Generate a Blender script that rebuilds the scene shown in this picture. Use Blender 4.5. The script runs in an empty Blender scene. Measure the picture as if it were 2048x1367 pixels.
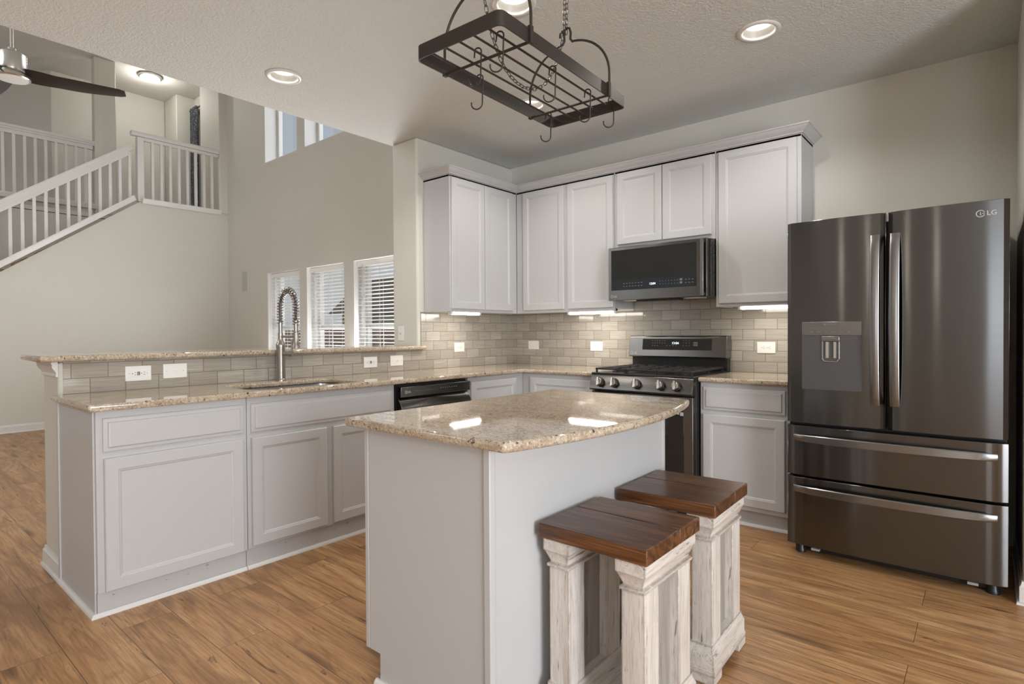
import bpy, bmesh, math, random
from mathutils import Vector, Matrix
random.seed(7)
PI = math.pi
scene = bpy.context.scene
COL = scene.collection

# ------------------------------------------------------------------ camera
def make_camera():
    yaw, pitch, roll, f, sy = 39.9354, 0.6803, -0.3563, 1135.4774, -4.754
    a, t, r = map(math.radians, (yaw, pitch, roll))
    fw = Vector((-math.sin(a), math.cos(a), 0)); rt = Vector((math.cos(a), math.sin(a), 0)); up = Vector((0, 0, 1))
    f2 = fw * math.cos(t) - up * math.sin(t); u2 = up * math.cos(t) + fw * math.sin(t)
    r3 = rt * math.cos(r) + u2 * math.sin(r); u3 = u2 * math.cos(r) - rt * math.sin(r)
    cam = bpy.data.cameras.new('camera'); o = bpy.data.objects.new('camera', cam); COL.objects.link(o)
    m = Matrix((r3, u3, -f2)).transposed().to_4x4(); m.translation = Vector((3.5029, -4.196, 1.2045))
    o.matrix_world = m
    cam.sensor_width = 36; cam.lens = f * 36 / 2048; cam.shift_y = sy / 2048
    cam.clip_start = .05; cam.clip_end = 200
    scene.camera = o
make_camera()

# ------------------------------------------------------------------ render look
scene.view_settings.view_transform = 'Standard'
scene.view_settings.look = 'None'
scene.view_settings.gamma = 1
scene.view_settings.exposure = -0.05
scene.view_settings.use_curve_mapping = False
try:
    scene.cycles.use_denoising = True
    scene.cycles.max_bounces = 10
    scene.cycles.diffuse_bounces = 5
    scene.cycles.glossy_bounces = 4
    scene.cycles.transparent_max_bounces = 12
    scene.cycles.caustics_reflective = False
    scene.cycles.caustics_refractive = False
    scene.cycles.sample_clamp_indirect = 6
except Exception:
    pass

# ------------------------------------------------------------------ world
w = bpy.data.worlds.new('sky'); scene.world = w; w.use_nodes = True
nt = w.node_tree; nt.nodes.clear()
wo = nt.nodes.new('ShaderNodeOutputWorld'); wb = nt.nodes.new('ShaderNodeBackground')
wt = nt.nodes.new('ShaderNodeTexCoord'); ws = nt.nodes.new('ShaderNodeSeparateXYZ'); wr = nt.nodes.new('ShaderNodeValToRGB')
nt.links.new(wt.outputs['Generated'], ws.inputs[0]); nt.links.new(ws.outputs['Z'], wr.inputs[0])
wr.color_ramp.elements[0].position = 0.0; wr.color_ramp.elements[0].color = (.62, .66, .70, 1)
wr.color_ramp.elements[1].position = 0.6; wr.color_ramp.elements[1].color = (.46, .56, .70, 1)
nt.links.new(wr.outputs[0], wb.inputs[0]); wb.inputs[1].default_value = .75
nt.links.new(wb.outputs[0], wo.inputs[0])

# ------------------------------------------------------------------ daylight at the windows
def area(name, loc, direction, sx, sy, power, col=(1, 1, 1)):
    l = bpy.data.lights.new(name, 'AREA'); l.shape = 'RECTANGLE'; l.size = sx; l.size_y = sy
    l.energy = power; l.color = col
    o = bpy.data.objects.new(name, l); COL.objects.link(o); o.location = loc
    o.rotation_euler = Vector(direction).to_track_quat('-Z', 'Z').to_euler()
    return o
DAY = (.92, .96, 1)
area('daylight_dining', (7.1, -4.4, 1.25), (-1, 0, .25), 2.0, 1.9, 250, DAY)
area('daylight_nook', (5.0, -7.9, 1.5), (0, 1, .3), 1.3, 1.7, 35, DAY)
area('fill_living_high', (-2.9, -7.9, 4.2), (0, 1, -.1), 3.2, 1.3, 75, DAY)  # added fill light from behind the camera, its window unseen and assumed
area('daylight_yard', (-3.1, 1.3, .35), (0, -.75, .66), 3.4, 1.2, 70, (1, .99, .97))
area('daylight_clerestory', (-3.1, 1.5, 4.8), (-.4, -1, -.25), 4.4, 1.8, 95, (.94, .97, 1))
for wx, wp in ((-4.09, 14), (-3.04, 42), (-1.97, 75)):
    area('daylight_sill', (wx, -.10, .80), (.3, -1, .75), .82, .30, wp, (.97, .985, 1))
sun = bpy.data.lights.new('sun', 'SUN'); sun.energy = 1.6; sun.angle = .02; sun.color = (1, .96, .9)
so = bpy.data.objects.new('sun', sun); COL.objects.link(so); so.rotation_euler = Vector((.25, 1, -1.25)).to_track_quat('-Z', 'Z').to_euler()

# ================================================================== helpers
def sr(r, g, b):
    f = lambda c: (c / 255 / 12.92) if c / 255 <= .04045 else ((c / 255 + .055) / 1.055) ** 2.4
    return (f(r), f(g), f(b), 1)

class N:
    """small node-tree helper"""
    def __init__(s, name):
        s.m = bpy.data.materials.new(name); s.m.use_nodes = True; s.t = s.m.node_tree; s.t.nodes.clear()
        s.out = s.t.nodes.new('ShaderNodeOutputMaterial')
        s.p = s.t.nodes.new('ShaderNodeBsdfPrincipled'); s.l(s.p.outputs[0], s.out.inputs[0])
    def l(s, a, b): s.t.links.new(a, b)
    def n(s, typ, **k):
        n = s.t.nodes.new('ShaderNode' + typ)
        for a, b in k.items(): setattr(n, a, b)
        return n
    def set(s, **k):
        for a, b in k.items():
            i = s.p.inputs[a.replace('_', ' ')]
            if hasattr(b, 'is_linked') or hasattr(b, 'node'): s.l(b, i)
            else: i.default_value = b
        return s
    def co(s, scale=(1, 1, 1), src=None, loc=(0, 0, 0)):
        if src is None: src = s.n('TexCoord').outputs['Object']
        mp = s.n('Mapping'); s.l(src, mp.inputs[0]); mp.inputs['Scale'].default_value = scale; mp.inputs['Location'].default_value = loc
        return mp.outputs[0]
    def noise(s, v, scale, detail=4, rough=.5, dist=0):
        n = s.n('TexNoise'); s.l(v, n.inputs['Vector']); n.inputs['Scale'].default_value = scale
        n.inputs['Detail'].default_value = detail; n.inputs['Roughness'].default_value = rough; n.inputs['Distortion'].default_value = dist
        return n.outputs['Fac']
    def ramp(s, v, *stops):
        r = s.n('ValToRGB'); s.l(v, r.inputs[0]); e = r.color_ramp.elements
        while len(e) < len(stops): e.new(.5)
        for i, (p, c) in enumerate(stops):
            e[i].position = p; e[i].color = c if hasattr(c, '__len__') else (c, c, c, 1)
        return r.outputs[0]
    def mix(s, f, a, b, mode='MIX'):
        m = s.n('MixRGB', blend_type=mode)
        for i, v in enumerate((f, a, b)):
            if hasattr(v, 'node'): s.l(v, m.inputs[i])
            else: m.inputs[i].default_value = v
        return m.outputs[0]
    def math(s, op, a, b=0):
        m = s.n('Math', operation=op)
        for i, v in enumerate((a, b)):
            if hasattr(v, 'node'): s.l(v, m.inputs[i])
            else: m.inputs[i].default_value = v
        return m.outputs[0]
    def bump(s, h, strength=.2, dist=.01):
        b = s.n('Bump'); s.l(h, b.inputs['Height']); b.inputs['Strength'].default_value = strength; b.inputs['Distance'].default_value = dist
        s.l(b.outputs[0], s.p.inputs['Normal']); return s

def simple(name, col, rough=.5, metal=0, **k):
    return N(name).set(Base_Color=col, Roughness=rough, Metallic=metal, **k).m

def paint(name, col, rough, scale, strength, dist=.004):
    n = N(name); v = n.co()
    h = n.noise(v, scale, 3, .55)
    big = n.noise(v, 1.3, 2)
    c = n.mix(big, tuple(x * .97 for x in col[:3]) + (1,), tuple(min(1, x * 1.03) for x in col[:3]) + (1,))
    n.set(Base_Color=c, Roughness=rough); n.bump(h, strength, dist); return n.m

WALLC = (.645, .632, .578, 1)
CEILC = (.73, .75, .735, 1)
M = {}
M['wall'] = paint('wall_paint', WALLC, .6, 130, .22)
def ceilmat():
    n = N('ceiling_texture'); v = n.co()
    h = n.ramp(n.noise(v, 75, 4, .6, .4), (.35, 0.), (.62, 1.))
    n.set(Base_Color=CEILC, Roughness=.7); n.bump(h, .6, .006); return n.m
M['ceiling'] = ceilmat()
M['white_ceiling'] = paint('white_ceiling', (.68, .66, .62, 1), .7, 90, .2)
M['white'] = paint('white_trim', (.72, .715, .70, 1), .35, 40, .03)
def cabmat():
    n = N('cabinet_paint'); v = n.co((1, 1, 1))
    h = n.noise(v, 60, 2); n.set(Base_Color=(.53, .533, .54, 1), Roughness=.36); n.bump(h, .04, .003); return n.m
M['cab'] = cabmat()
def kickmat():
    n = N('scuffed_paint'); v = n.co((6, 6, 22))
    a = n.ramp(n.noise(v, 2.2, 6, .7, .6), (.665, 0.), (.69, 1.))
    n.set(Base_Color=n.mix(a, (.50, .50, .50, 1), (.12, .11, .10, 1)), Roughness=.45); return n.m
M['kick'] = kickmat()
M['baffle'] = simple('satin_baffle', (.36, .345, .32, 1), .4)
M['plastic'] = simple('white_plastic', (.84, .83, .80, 1), .3)
M['plastic_grey'] = simple('outlet_slots', (.10, .10, .10, 1), .5)
M['panel_grey'] = simple('speaker_grey', (.50, .50, .48, 1), .6)
M['black'] = simple('black_plastic', (.012, .012, .013, 1), .35)
M['iron'] = simple('cast_iron', (.018, .017, .017, 1), .55)
M['rackmetal'] = N('dark_bronze_iron').set(Base_Color=(.042, .033, .027, 1), Roughness=.5, Metallic=.35).m
M['glassblack'] = simple('black_glass', (.012, .013, .013, 1), .04, 0, Specular_IOR_Level=.6)
M['nickel'] = simple('brushed_nickel', (.40, .37, .34, 1), .3, 1)
M['knobmetal'] = simple('gunmetal', (.15, .145, .14, 1), .32, 1)
M['nickel_dark'] = simple('dark_hose', (.10, .095, .09, 1), .4, .8)
M['nickel_light'] = simple('satin_nickel', (.62, .60, .57, 1), .28, 1)
M['chrome'] = simple('chrome', (.75, .75, .74, 1), .12, 1)
M['steel_in'] = simple('sink_steel', (.45, .44, .42, 1), .3, 1)
M['mark'] = simple('light_grey_print', (.50, .50, .50, 1), .5)
M['mark_dim'] = simple('dim_grey_print', (.16, .16, .16, 1), .5)
M['fanblade'] = simple('dark_fan_blade', (.030, .026, .024, 1), .42)
M['slat'] = simple('blind_slat', (.80, .79, .76, 1), .45)
M['cord'] = simple('ladder_cord', (.70, .69, .66, 1), .7)

def steel(name, col, rough, aniso):
    n = N(name); tg = n.n('Tangent', direction_type='RADIAL', axis='Z')
    v = n.co((3, 3, 420)); g = n.noise(v, 1.0, 3, .6)
    n.set(Base_Color=col, Roughness=n.math('ADD', rough - .03, n.math('MULTIPLY', g, .06)), Metallic=1.0, Anisotropic=aniso, Anisotropic_Rotation=.25)
    n.l(tg.outputs[0], n.p.inputs['Tangent'])
    n.bump(n.noise(n.co((5, 5, 2.2)), 1.0, 1), .10, .006)
    return n.m
M['blacksteel'] = steel('black_stainless', (.165, .158, .15, 1), .24, .88)
M['fridgesteel'] = steel('fridge_black_stainless', (.140, .140, .142, 1), .17, 1.0)
M['blacksteel_dark'] = steel('black_stainless_dark', (.11, .105, .10, 1), .28, .5)
M['handle'] = steel('handle_steel', (.27, .268, .265, 1), .26, .5)
M['dispenser'] = simple('dispenser_grey', (.12, .12, .125, 1), .35, .6)
M['sidegrey'] = simple('fridge_side', (.045, .044, .043, 1), .45, .3)

def emit(name, col, s):
    n = N(name); n.set(Base_Color=(.8, .8, .8, 1), Emission_Color=col, Emission_Strength=s); return n.m
M['lens'] = emit('lamp_lens', (1, .95, .86, 1), 4.5)
M['bulb'] = emit('lamp_bulb', (1, .86, .68, 1), 60)
M['strip'] = emit('strip_lens', (1, .95, .86, 1), 16)
M['loftlens'] = emit('loft_lens', (1, .96, .90, 1), 9)
M['fanlens'] = simple('fan_lens', (.82, .82, .82, 1), .4)
M['digit'] = emit('clock_digits', (.75, .90, 1, 1), 1.6)

def glass():
    n = N('window_glass'); n.t.nodes.remove(n.p)
    tr = n.n('BsdfTransparent'); gl = n.n('BsdfGlossy'); gl.inputs['Roughness'].default_value = .02
    mx = n.n('MixShader'); mx.inputs[0].default_value = .07
    n.l(tr.outputs[0], mx.inputs[1]); n.l(gl.outputs[0], mx.inputs[2]); n.l(mx.outputs[0], n.out.inputs[0]); return n.m
M['glass'] = glass()

def floormat():
    n = N('oak_plank_floor'); src = n.n('TexCoord').outputs['Object']
    br = n.n('TexBrick', offset=.37, offset_frequency=2, squash=1)
    n.l(n.co((1, 1, 1), src), br.inputs['Vector'])
    for k, v in (('Scale', 1), ('Brick Width', 1.25), ('Row Height', .192), ('Mortar Size', .0011), ('Mortar Smooth', .2), ('Bias', 0)):
        br.inputs[k].default_value = v
    br.inputs['Color1'].default_value = (0, 0, 0, 1); br.inputs['Color2'].default_value = (1, 1, 1, 1); br.inputs['Mortar'].default_value = (.5, .5, .5, 1)
    tone = br.outputs['Color']
    off = n.n('VectorMath', operation='SCALE'); n.l(tone, off.inputs[0]); off.inputs['Scale'].default_value = 13.7
    add = n.n('VectorMath', operation='ADD'); n.l(src, add.inputs[0]); n.l(off.outputs[0], add.inputs[1])
    v = add.outputs[0]
    figure = n.noise(n.co((1.1, 8, 1), v), 1.0, 5, .6, 1.4)
    rings = n.math('FRACT', n.math('MULTIPLY', n.noise(n.co((.7, 5, 1), v), 1.0, 2, .4, .6), 9))
    fine = n.noise(n.co((5, 130, 1), v), 1.0, 4, .65)
    c = n.ramp(figure, (.25, sr(134, 94, 58)), (.48, sr(188, 142, 96)), (.75, sr(220, 178, 130)))
    c = n.mix(n.math('MULTIPLY', n.ramp(rings, (0, 1.), (.25, 0.), (.85, 0.), (1, 1.)), .42), c, sr(112, 80, 52))
    c = n.mix(n.math('MULTIPLY', n.ramp(fine, (.36, 1.), (.56, 0.)), .5), c, sr(98, 68, 44))
    c = n.mix(n.math('MULTIPLY', tone, .34), c, sr(160, 120, 82))
    crack = n.ramp(n.noise(n.co((2.0, 10, 1), v), 1.0, 7, .74, 2.6), (.60, 0.), (.665, 1.))
    c = n.mix(n.math('MULTIPLY', crack, .75), c, sr(62, 42, 30))
    vo = n.n('TexVoronoi'); n.l(n.co((1.3, 6.5, 1), v), vo.inputs['Vector']); vo.inputs['Scale'].default_value = 1.0
    knot = n.ramp(vo.outputs['Distance'], (.0, 1.), (.12, .7), (.21, 0.))
    c = n.mix(n.math('MULTIPLY', knot, .75), c, sr(66, 44, 30))
    c = n.mix(br.outputs['Fac'], c, sr(70, 50, 36))
    n.set(Base_Color=c, Roughness=n.math('ADD', .30, n.math('MULTIPLY', fine, .16)))
    h = n.math('SUBTRACT', n.math('MULTIPLY', fine, .35), n.math('ADD', br.outputs['Fac'], n.math('MULTIPLY', crack, .6)))
    n.bump(h, .25, .002); return n.m
M['floor'] = floormat()

def granitemat():
    n = N('beige_granite'); v = n.co()
    big = n.noise(n.co((5, 9, 9)), 1, 6, .65, 1.2)
    c = n.ramp(big, (.25, sr(158, 138, 114)), (.45, sr(180, 162, 140)), (.6, sr(193, 178, 157)), (.75, sr(205, 195, 180)))
    mid = n.noise(v, 85, 5, .7)
    c = n.mix(n.ramp(mid, (.38, .6), (.52, 0.)), c, sr(134, 112, 90))
    c = n.mix(n.ramp(n.noise(n.co((1, 1, 1), None, (3, 1, 7)), 120, 3, .6), (.54, 0.), (.64, .8)), c, sr(214, 206, 194))
    c = n.mix(n.ramp(n.noise(n.co((1, 1, 1), None, (9, 4, 2)), 95, 4, .7), (.60, 0.), (.64, .9)), c, sr(70, 60, 54))
    c = n.mix(n.ramp(n.noise(n.co((1, 1, 1), None, (2, 8, 2)), 45, 4, .6), (.645, 0.), (.675, .95)), c, sr(44, 37, 34))
    n.set(Base_Color=c, Roughness=.035, Specular_IOR_Level=.75); return n.m
M['granite'] = granitemat()

def tilemat(name, axis):
    n = N(name); src = n.n('TexCoord').outputs['Object']; sp = n.n('SeparateXYZ'); n.l(src, sp.inputs[0])
    cb = n.n('CombineXYZ'); n.l(sp.outputs[axis], cb.inputs[0]); n.l(sp.outputs['Z'], cb.inputs[1])
    br = n.n('TexBrick', offset=.5, offset_frequency=2)
    n.l(n.co((1, 1, 1), cb.outputs[0], (.02, -.9135 + .0765 * 20, 0)), br.inputs['Vector'])
    for k, v in (('Scale', 1), ('Brick Width', .1555), ('Row Height', .0765), ('Mortar Size', .0021), ('Mortar Smooth', .1), ('Bias', 0)):
        br.inputs[k].default_value = v
    br.inputs['Color1'].default_value = (0, 0, 0, 1); br.inputs['Color2'].default_value = (1, 1, 1, 1); br.inputs['Mortar'].default_value = (.5, .5, .5, 1)
    tone = br.outputs['Color']
    off = n.n('VectorMath', operation='SCALE'); n.l(tone, off.inputs[0]); off.inputs['Scale'].default_value = 9.1
    add = n.n('VectorMath', operation='ADD'); n.l(cb.outputs[0], add.inputs[0]); n.l(off.outputs[0], add.inputs[1])
    st = n.noise(n.co((5, 230, 1), add.outputs[0]), 1, 4, .6)
    c = n.mix(tone, sr(166, 159, 149), sr(190, 184, 174))
    c = n.mix(n.math('MULTIPLY', n.ramp(st, (.38, 1.), (.62, 0.)), .55), c, sr(142, 134, 124))
    c = n.mix(br.outputs['Fac'], c, sr(118, 110, 98))
    tilt = n.math('MULTIPLY', n.noise(n.co((3, 7, 1), add.outputs[0]), 1, 1), .5)
    n.set(Base_Color=c, Roughness=n.math('ADD', .07, n.math('MULTIPLY', br.outputs['Fac'], .5)), Specular_IOR_Level=.6)
    n.bump(n.math('SUBTRACT', n.math('ADD', tilt, n.math('MULTIPLY', st, .05)), br.outputs['Fac']), .35, .0018); return n.m
M['tile_y'] = tilemat('linen_glass_tile_left', 'Y')
M['tile_x'] = tilemat('linen_glass_tile_back', 'X')

def seatmat():
    n = N('dark_stained_wood'); v = n.co((2, 26, 26)); g = n.noise(v, 1, 6, .62, 1.1)
    c = n.ramp(g, (.28, sr(40, 24, 15)), (.48, sr(92, 58, 35)), (.68, sr(140, 92, 54)))
    c = n.mix(n.math('MULTIPLY', n.ramp(n.noise(n.co((6, 190, 190)), 1, 3), (.4, 1.), (.6, 0.)), .5), c, sr(36, 22, 15))
    e = edgewear(n, .006, .55); c = n.mix(n.math('MULTIPLY', e, .55), c, sr(150, 104, 64))
    nick = n.ramp(n.noise(n.co((1, 1, 1), None, (5, 5, 5)), 55, 3, .7), (.71, 0.), (.73, 1.)); c = n.mix(n.math('MULTIPLY', nick, .6), c, sr(150, 112, 76))
    n.set(Base_Color=c, Roughness=.30); n.bump(g, .25, .003); return n.m
def edgewear(n, rad, thr):
    b = n.n('Bevel', samples=4); b.inputs[0].default_value = rad
    g = n.n('NewGeometry'); d = n.n('VectorMath', operation='DOT_PRODUCT'); n.l(b.outputs[0], d.inputs[0]); n.l(g.outputs['Normal'], d.inputs[1])
    x = n.math('SUBTRACT', 1.0, d.outputs['Value'])
    x = n.math('MULTIPLY', x, 5); y = n.noise(n.co((1, 1, 1)), 38, 4, .7)
    return n.ramp(n.math('ADD', n.math('MINIMUM', x, .5), n.math('SUBTRACT', y, .5)), (thr - .08, 0.), (thr + .06, 1.))
def weathered(name, stretch, k=1.0):
    n = N(name); v = n.co(stretch); g = n.noise(v, 1, 5, .65, .5)
    c = n.ramp(g, (.3, sr(190 * k, 180 * k, 171 * k)), (.55, sr(216 * k, 210 * k, 204 * k)), (.8, sr(228 * k, 223 * k, 218 * k)))
    sx = tuple(q * 5 for q in stretch)
    c = n.mix(n.math('MULTIPLY', n.ramp(n.noise(n.co(sx), 1, 4, .6), (.35, 1.), (.47, 0.)), .35), c, sr(142, 122, 108))
    scr = n.ramp(n.noise(n.co(tuple(q * 1.2 for q in stretch), None, (4, 2, 9)), 1.6, 7, .75, .8), (.60, 0.), (.65, 1.))
    c = n.mix(n.math('MULTIPLY', scr, .8), c, sr(84, 66, 54))
    e = edgewear(n, .011, .40); c = n.mix(n.math('MULTIPLY', e, .8), c, sr(98, 76, 60))
    n.set(Base_Color=c, Roughness=.5); n.bump(g, .3, .003); return n.m
M['seat'] = seatmat()
M['weather_v'] = weathered('weathered_white_upright', (30, 30, 2.2))
M['weather_dark'] = weathered('weathered_darker_board', (30, 30, 2.2), .74)  # upright finish with darker base tones, for the inset boards
M['weather_h'] = weathered('weathered_white_beam', (30, 2.2, 30))

def curtainmat():
    n = N('navy_print_fabric'); v = n.co((1, 1, 1))
    a = n.noise(v, 22, 3, .5, 3.0); d = n.math('ABSOLUTE', n.math('SUBTRACT', a, .5))
    c = n.mix(n.ramp(d, (.01, 1.), (.028, 0.)), sr(44, 48, 60), sr(190, 194, 200)); n.set(Base_Color=c, Roughness=.85); return n.m
M['curtain'] = curtainmat()
def brickmat():
    n = N('neighbour_brick'); src = n.n('TexCoord').outputs['Object']; sp = n.n('SeparateXYZ'); n.l(src, sp.inputs[0]); cb = n.n('CombineXYZ')
    n.l(sp.outputs['X'], cb.inputs[0]); n.l(sp.outputs['Z'], cb.inputs[1]); br = n.n('TexBrick'); n.l(cb.outputs[0], br.inputs['Vector'])
    for k, v in (('Scale', 1), ('Brick Width', .22), ('Row Height', .075), ('Mortar Size', .006)): br.inputs[k].default_value = v
    br.inputs['Color1'].default_value = sr(150, 128, 112); br.inputs['Color2'].default_value = sr(172, 150, 132); br.inputs['Mortar'].default_value = sr(170, 160, 148)
    n.set(Base_Color=br.outputs['Color'], Roughness=.9); return n.m
M['brick'] = brickmat()
M['shingle'] = paint('roof_shingles', sr(84, 78, 74), .9, 40, .5)
M['fencewood'] = paint('fence_boards', sr(112, 92, 76), .85, 30, .4)
M['lawn'] = paint('lawn', sr(96, 106, 62), .95, 60, .6)

# ------------------------------------------------------------------ mesh builder
class MB:
    def __init__(s): s.bm = bmesh.new()
    def box(s, x0, x1, y0, y1, z0, z1):
        v = [s.bm.verts.new(p) for p in ((x0, y0, z0), (x1, y0, z0), (x1, y1, z0), (x0, y1, z0), (x0, y0, z1), (x1, y0, z1), (x1, y1, z1), (x0, y1, z1))]
        for f in ((3, 2, 1, 0), (4, 5, 6, 7), (0, 1, 5, 4), (1, 2, 6, 5), (2, 3, 7, 6), (3, 0, 4, 7)): s.bm.faces.new([v[i] for i in f])
        return s
    def quad(s, *p):
        s.bm.faces.new([s.bm.verts.new(q) for q in p]); return s
    def prism(s, pts, axis, a, b):
        """polygon pts in the two other axes (in xyz order), extruded along axis from a to b"""
        def mk(u, v, c): return {'x': (c, u, v), 'y': (u, c, v), 'z': (u, v, c)}[axis]
        A = [s.bm.verts.new(mk(u, v, a)) for u, v in pts]; B = [s.bm.verts.new(mk(u, v, b)) for u, v in pts]
        n = len(pts)
        try:
            s.bm.faces.new(A); s.bm.faces.new(B[::-1])
        except ValueError: pass
        for i in range(n): s.bm.faces.new((A[i], B[i], B[(i + 1) % n], A[(i + 1) % n]))
        return s
    def slab(s, outline, z0, z1, holes=()):
        es = []
        for loop in [outline] + list(holes):
            vs = [s.bm.verts.new((x, y, z1)) for x, y in loop]
            es += [s.bm.edges.new((vs[i], vs[(i + 1) % len(vs)])) for i in range(len(vs))]
        r = bmesh.ops.triangle_fill(s.bm, use_beauty=True, use_dissolve=True, edges=es, normal=(0, 0, 1))
        fs = [g for g in r['geom'] if isinstance(g, bmesh.types.BMFace)]
        r = bmesh.ops.extrude_face_region(s.bm, geom=fs)
        for g in r['geom']:
            if isinstance(g, bmesh.types.BMVert): g.co.z = z0
        return s
    def frame(s, p, d):
        d = Vector(d).normalized(); u = d.cross(Vector((0, 0, 1)))
        if u.length < 1e-4: u = Vector((1, 0, 0))
        u.normalize(); return u, d.cross(u)
    def tube(s, path, r, n=10, closed=False, cap=True):
        path = [Vector(p) for p in path]; rings = []; m = len(path); up = None
        for i, p in enumerate(path):
            a = path[(i - 1) % m] if (closed or i > 0) else p; b = path[(i + 1) % m] if (closed or i < m - 1) else p
            d = (b - a).normalized()
            if up is None: u, _ = s.frame(p, d)
            else:
                u = up - d * up.dot(d); u.normalize()
            up = u; v = d.cross(u); rr = r[i] if hasattr(r, '__len__') else r
            rings.append([s.bm.verts.new(p + (u * math.cos(2 * PI * k / n) + v * math.sin(2 * PI * k / n)) * rr) for k in range(n)])
        for i in range(m if closed else m - 1):
            A, B = rings[i], rings[(i + 1) % m]
            for k in range(n): s.bm.faces.new((A[k], A[(k + 1) % n], B[(k + 1) % n], B[k]))
        if cap and not closed: s.bm.faces.new(rings[0][::-1]); s.bm.faces.new(rings[-1])
        return s
    def lathe(s, prof, c, axis='z', n=32, cap=True):
        """prof: (radius, height) pairs along axis through c"""
        rings = []
        for r, h in prof:
            ring = []
            for k in range(n):
                a = 2 * PI * k / n; u, v = r * math.cos(a), r * math.sin(a)
                q = {'z': (u, v, h), 'y': (u, h, v), 'x': (h, u, v)}[axis]
                ring.append(s.bm.verts.new((c[0] + q[0], c[1] + q[1], c[2] + q[2])))
            rings.append(ring)
        for A, B in zip(rings, rings[1:]):
            for k in range(n): s.bm.faces.new((A[k], A[(k + 1) % n], B[(k + 1) % n], B[k]))
        if cap: s.bm.faces.new(rings[0][::-1]); s.bm.faces.new(rings[-1])
        return s
    def sweep(s, path, prof, up=(0, 0, 1)):
        """profile (u,v) swept along path; u = sideways, v = up"""
        path = [Vector(p) for p in path]; up = Vector(up); rings = []; m = len(path)
        for i, p in enumerate(path):
            d1 = (p - path[i - 1]).normalized() if i else None; d2 = (path[i + 1] - p).normalized() if i < m - 1 else None
            d = ((d1 or d2) + (d2 or d1)).normalized(); u = d.cross(up).normalized()
            k = 1 / max(.3, d.dot(d2 or d1)); v = u.cross(d)
            rings.append([s.bm.verts.new(p + u * a * k + v * b) for a, b in prof])
        n = len(prof)
        for A, B in zip(rings, rings[1:]):
            for k in range(n): s.bm.faces.new((A[k], A[(k + 1) % n], B[(k + 1) % n], B[k]))
        s.bm.faces.new(rings[0][::-1]); s.bm.faces.new(rings[-1]); return s
    def panel(s, facing, a0, a1, z0, z1, front, prof):
        """door/drawer front made of nested rings. prof: (inset, depth) from back edge to the centre"""
        rings = []
        for ins, dep in prof:
            ring = []
            for a, z in ((a0 + ins, z0 + ins), (a1 - ins, z0 + ins), (a1 - ins, z1 - ins), (a0 + ins, z1 - ins)):
                q = {'+x': (front + dep, a, z), '-x': (front - dep, a, z), '-y': (a, front - dep, z)}[facing]
                ring.append(s.bm.verts.new(q))
            rings.append(ring)
        for A, B in zip(rings, rings[1:]):
            for k in range(4): s.bm.faces.new((A[k], A[(k + 1) % 4], B[(k + 1) % 4], B[k]))
        s.bm.faces.new(rings[0][::-1]); s.bm.faces.new(rings[-1]); return s
    def build(s, name, mat, parent=None, org=None, bevel=0, seg=2, smooth=35, mx=None):
        bm = s.bm
        bmesh.ops.recalc_face_normals(bm, faces=bm.faces)
        if mx is not None: bmesh.ops.transform(bm, matrix=mx, verts=bm.verts)
        o0 = org
        if o0 is None and parent is not None:
            q = parent
            while q.parent is not None: q = q.parent
            o0 = q.location
        if o0 is not None and mx is None: bmesh.ops.translate(bm, vec=-Vector(o0), verts=bm.verts)
        me = bpy.data.meshes.new(name); bm.to_mesh(me); bm.free()
        for p in me.polygons: p.use_smooth = True
        me.set_sharp_from_angle(angle=math.radians(smooth))
        me.materials.append(M[mat] if isinstance(mat, str) else mat)
        o = bpy.data.objects.new(name, me); COL.objects.link(o)
        if parent is not None: o.parent = parent
        elif org is not None: o.location = org
        if bevel:
            b = o.modifiers.new('edge', 'BEVEL'); b.width = bevel; b.segments = seg; b.limit_method = 'ANGLE'; b.angle_limit = math.radians(40); b.harden_normals = False
        return o

def thing(name, label, cat, loc, group=None):
    o = bpy.data.objects.new(name, None); COL.objects.link(o); o.location = loc; o.empty_display_size = .1
    o['label'] = label; o['category'] = cat
    if group: o['group'] = group
    return o
def tag(o, label, cat, group=None, kind=None):
    o['label'] = label; o['category'] = cat
    if group: o['group'] = group
    if kind: o['kind'] = kind
    return o
def struct(o, label=None, cat=None):
    o['kind'] = 'structure'
    if label: o['label'] = label
    if cat: o['category'] = cat
    return o
def copy_tree(o, parent=None):
    c = o.copy(); COL.objects.link(c)
    if parent is not None: c.parent = parent
    for ch in list(o.children): copy_tree(ch, c)
    return c

def text(body, size, name, mat, parent, loc, facing, extrude=.0006, align='LEFT', bold=0):
    cu = bpy.data.curves.new(name, 'FONT'); cu.body = body; cu.size = size; cu.extrude = extrude; cu.align_x = align; cu.offset = bold
    tmp = bpy.data.objects.new(name, cu); COL.objects.link(tmp)
    dg = bpy.context.evaluated_depsgraph_get(); me = bpy.data.meshes.new_from_object(tmp.evaluated_get(dg))
    bpy.data.objects.remove(tmp)
    rot = {'-y': Matrix.Rotation(PI / 2, 4, 'X'), '+x': Matrix.Rotation(PI / 2, 4, 'Z') @ Matrix.Rotation(PI / 2, 4, 'X')}[facing]
    q = parent
    while q.parent is not None: q = q.parent
    me.transform(Matrix.Translation(Vector(loc) - q.location) @ rot)
    me.materials.clear(); me.materials.append(M[mat])
    o = bpy.data.objects.new(name, me); COL.objects.link(o); o.parent = parent
    return o
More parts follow.
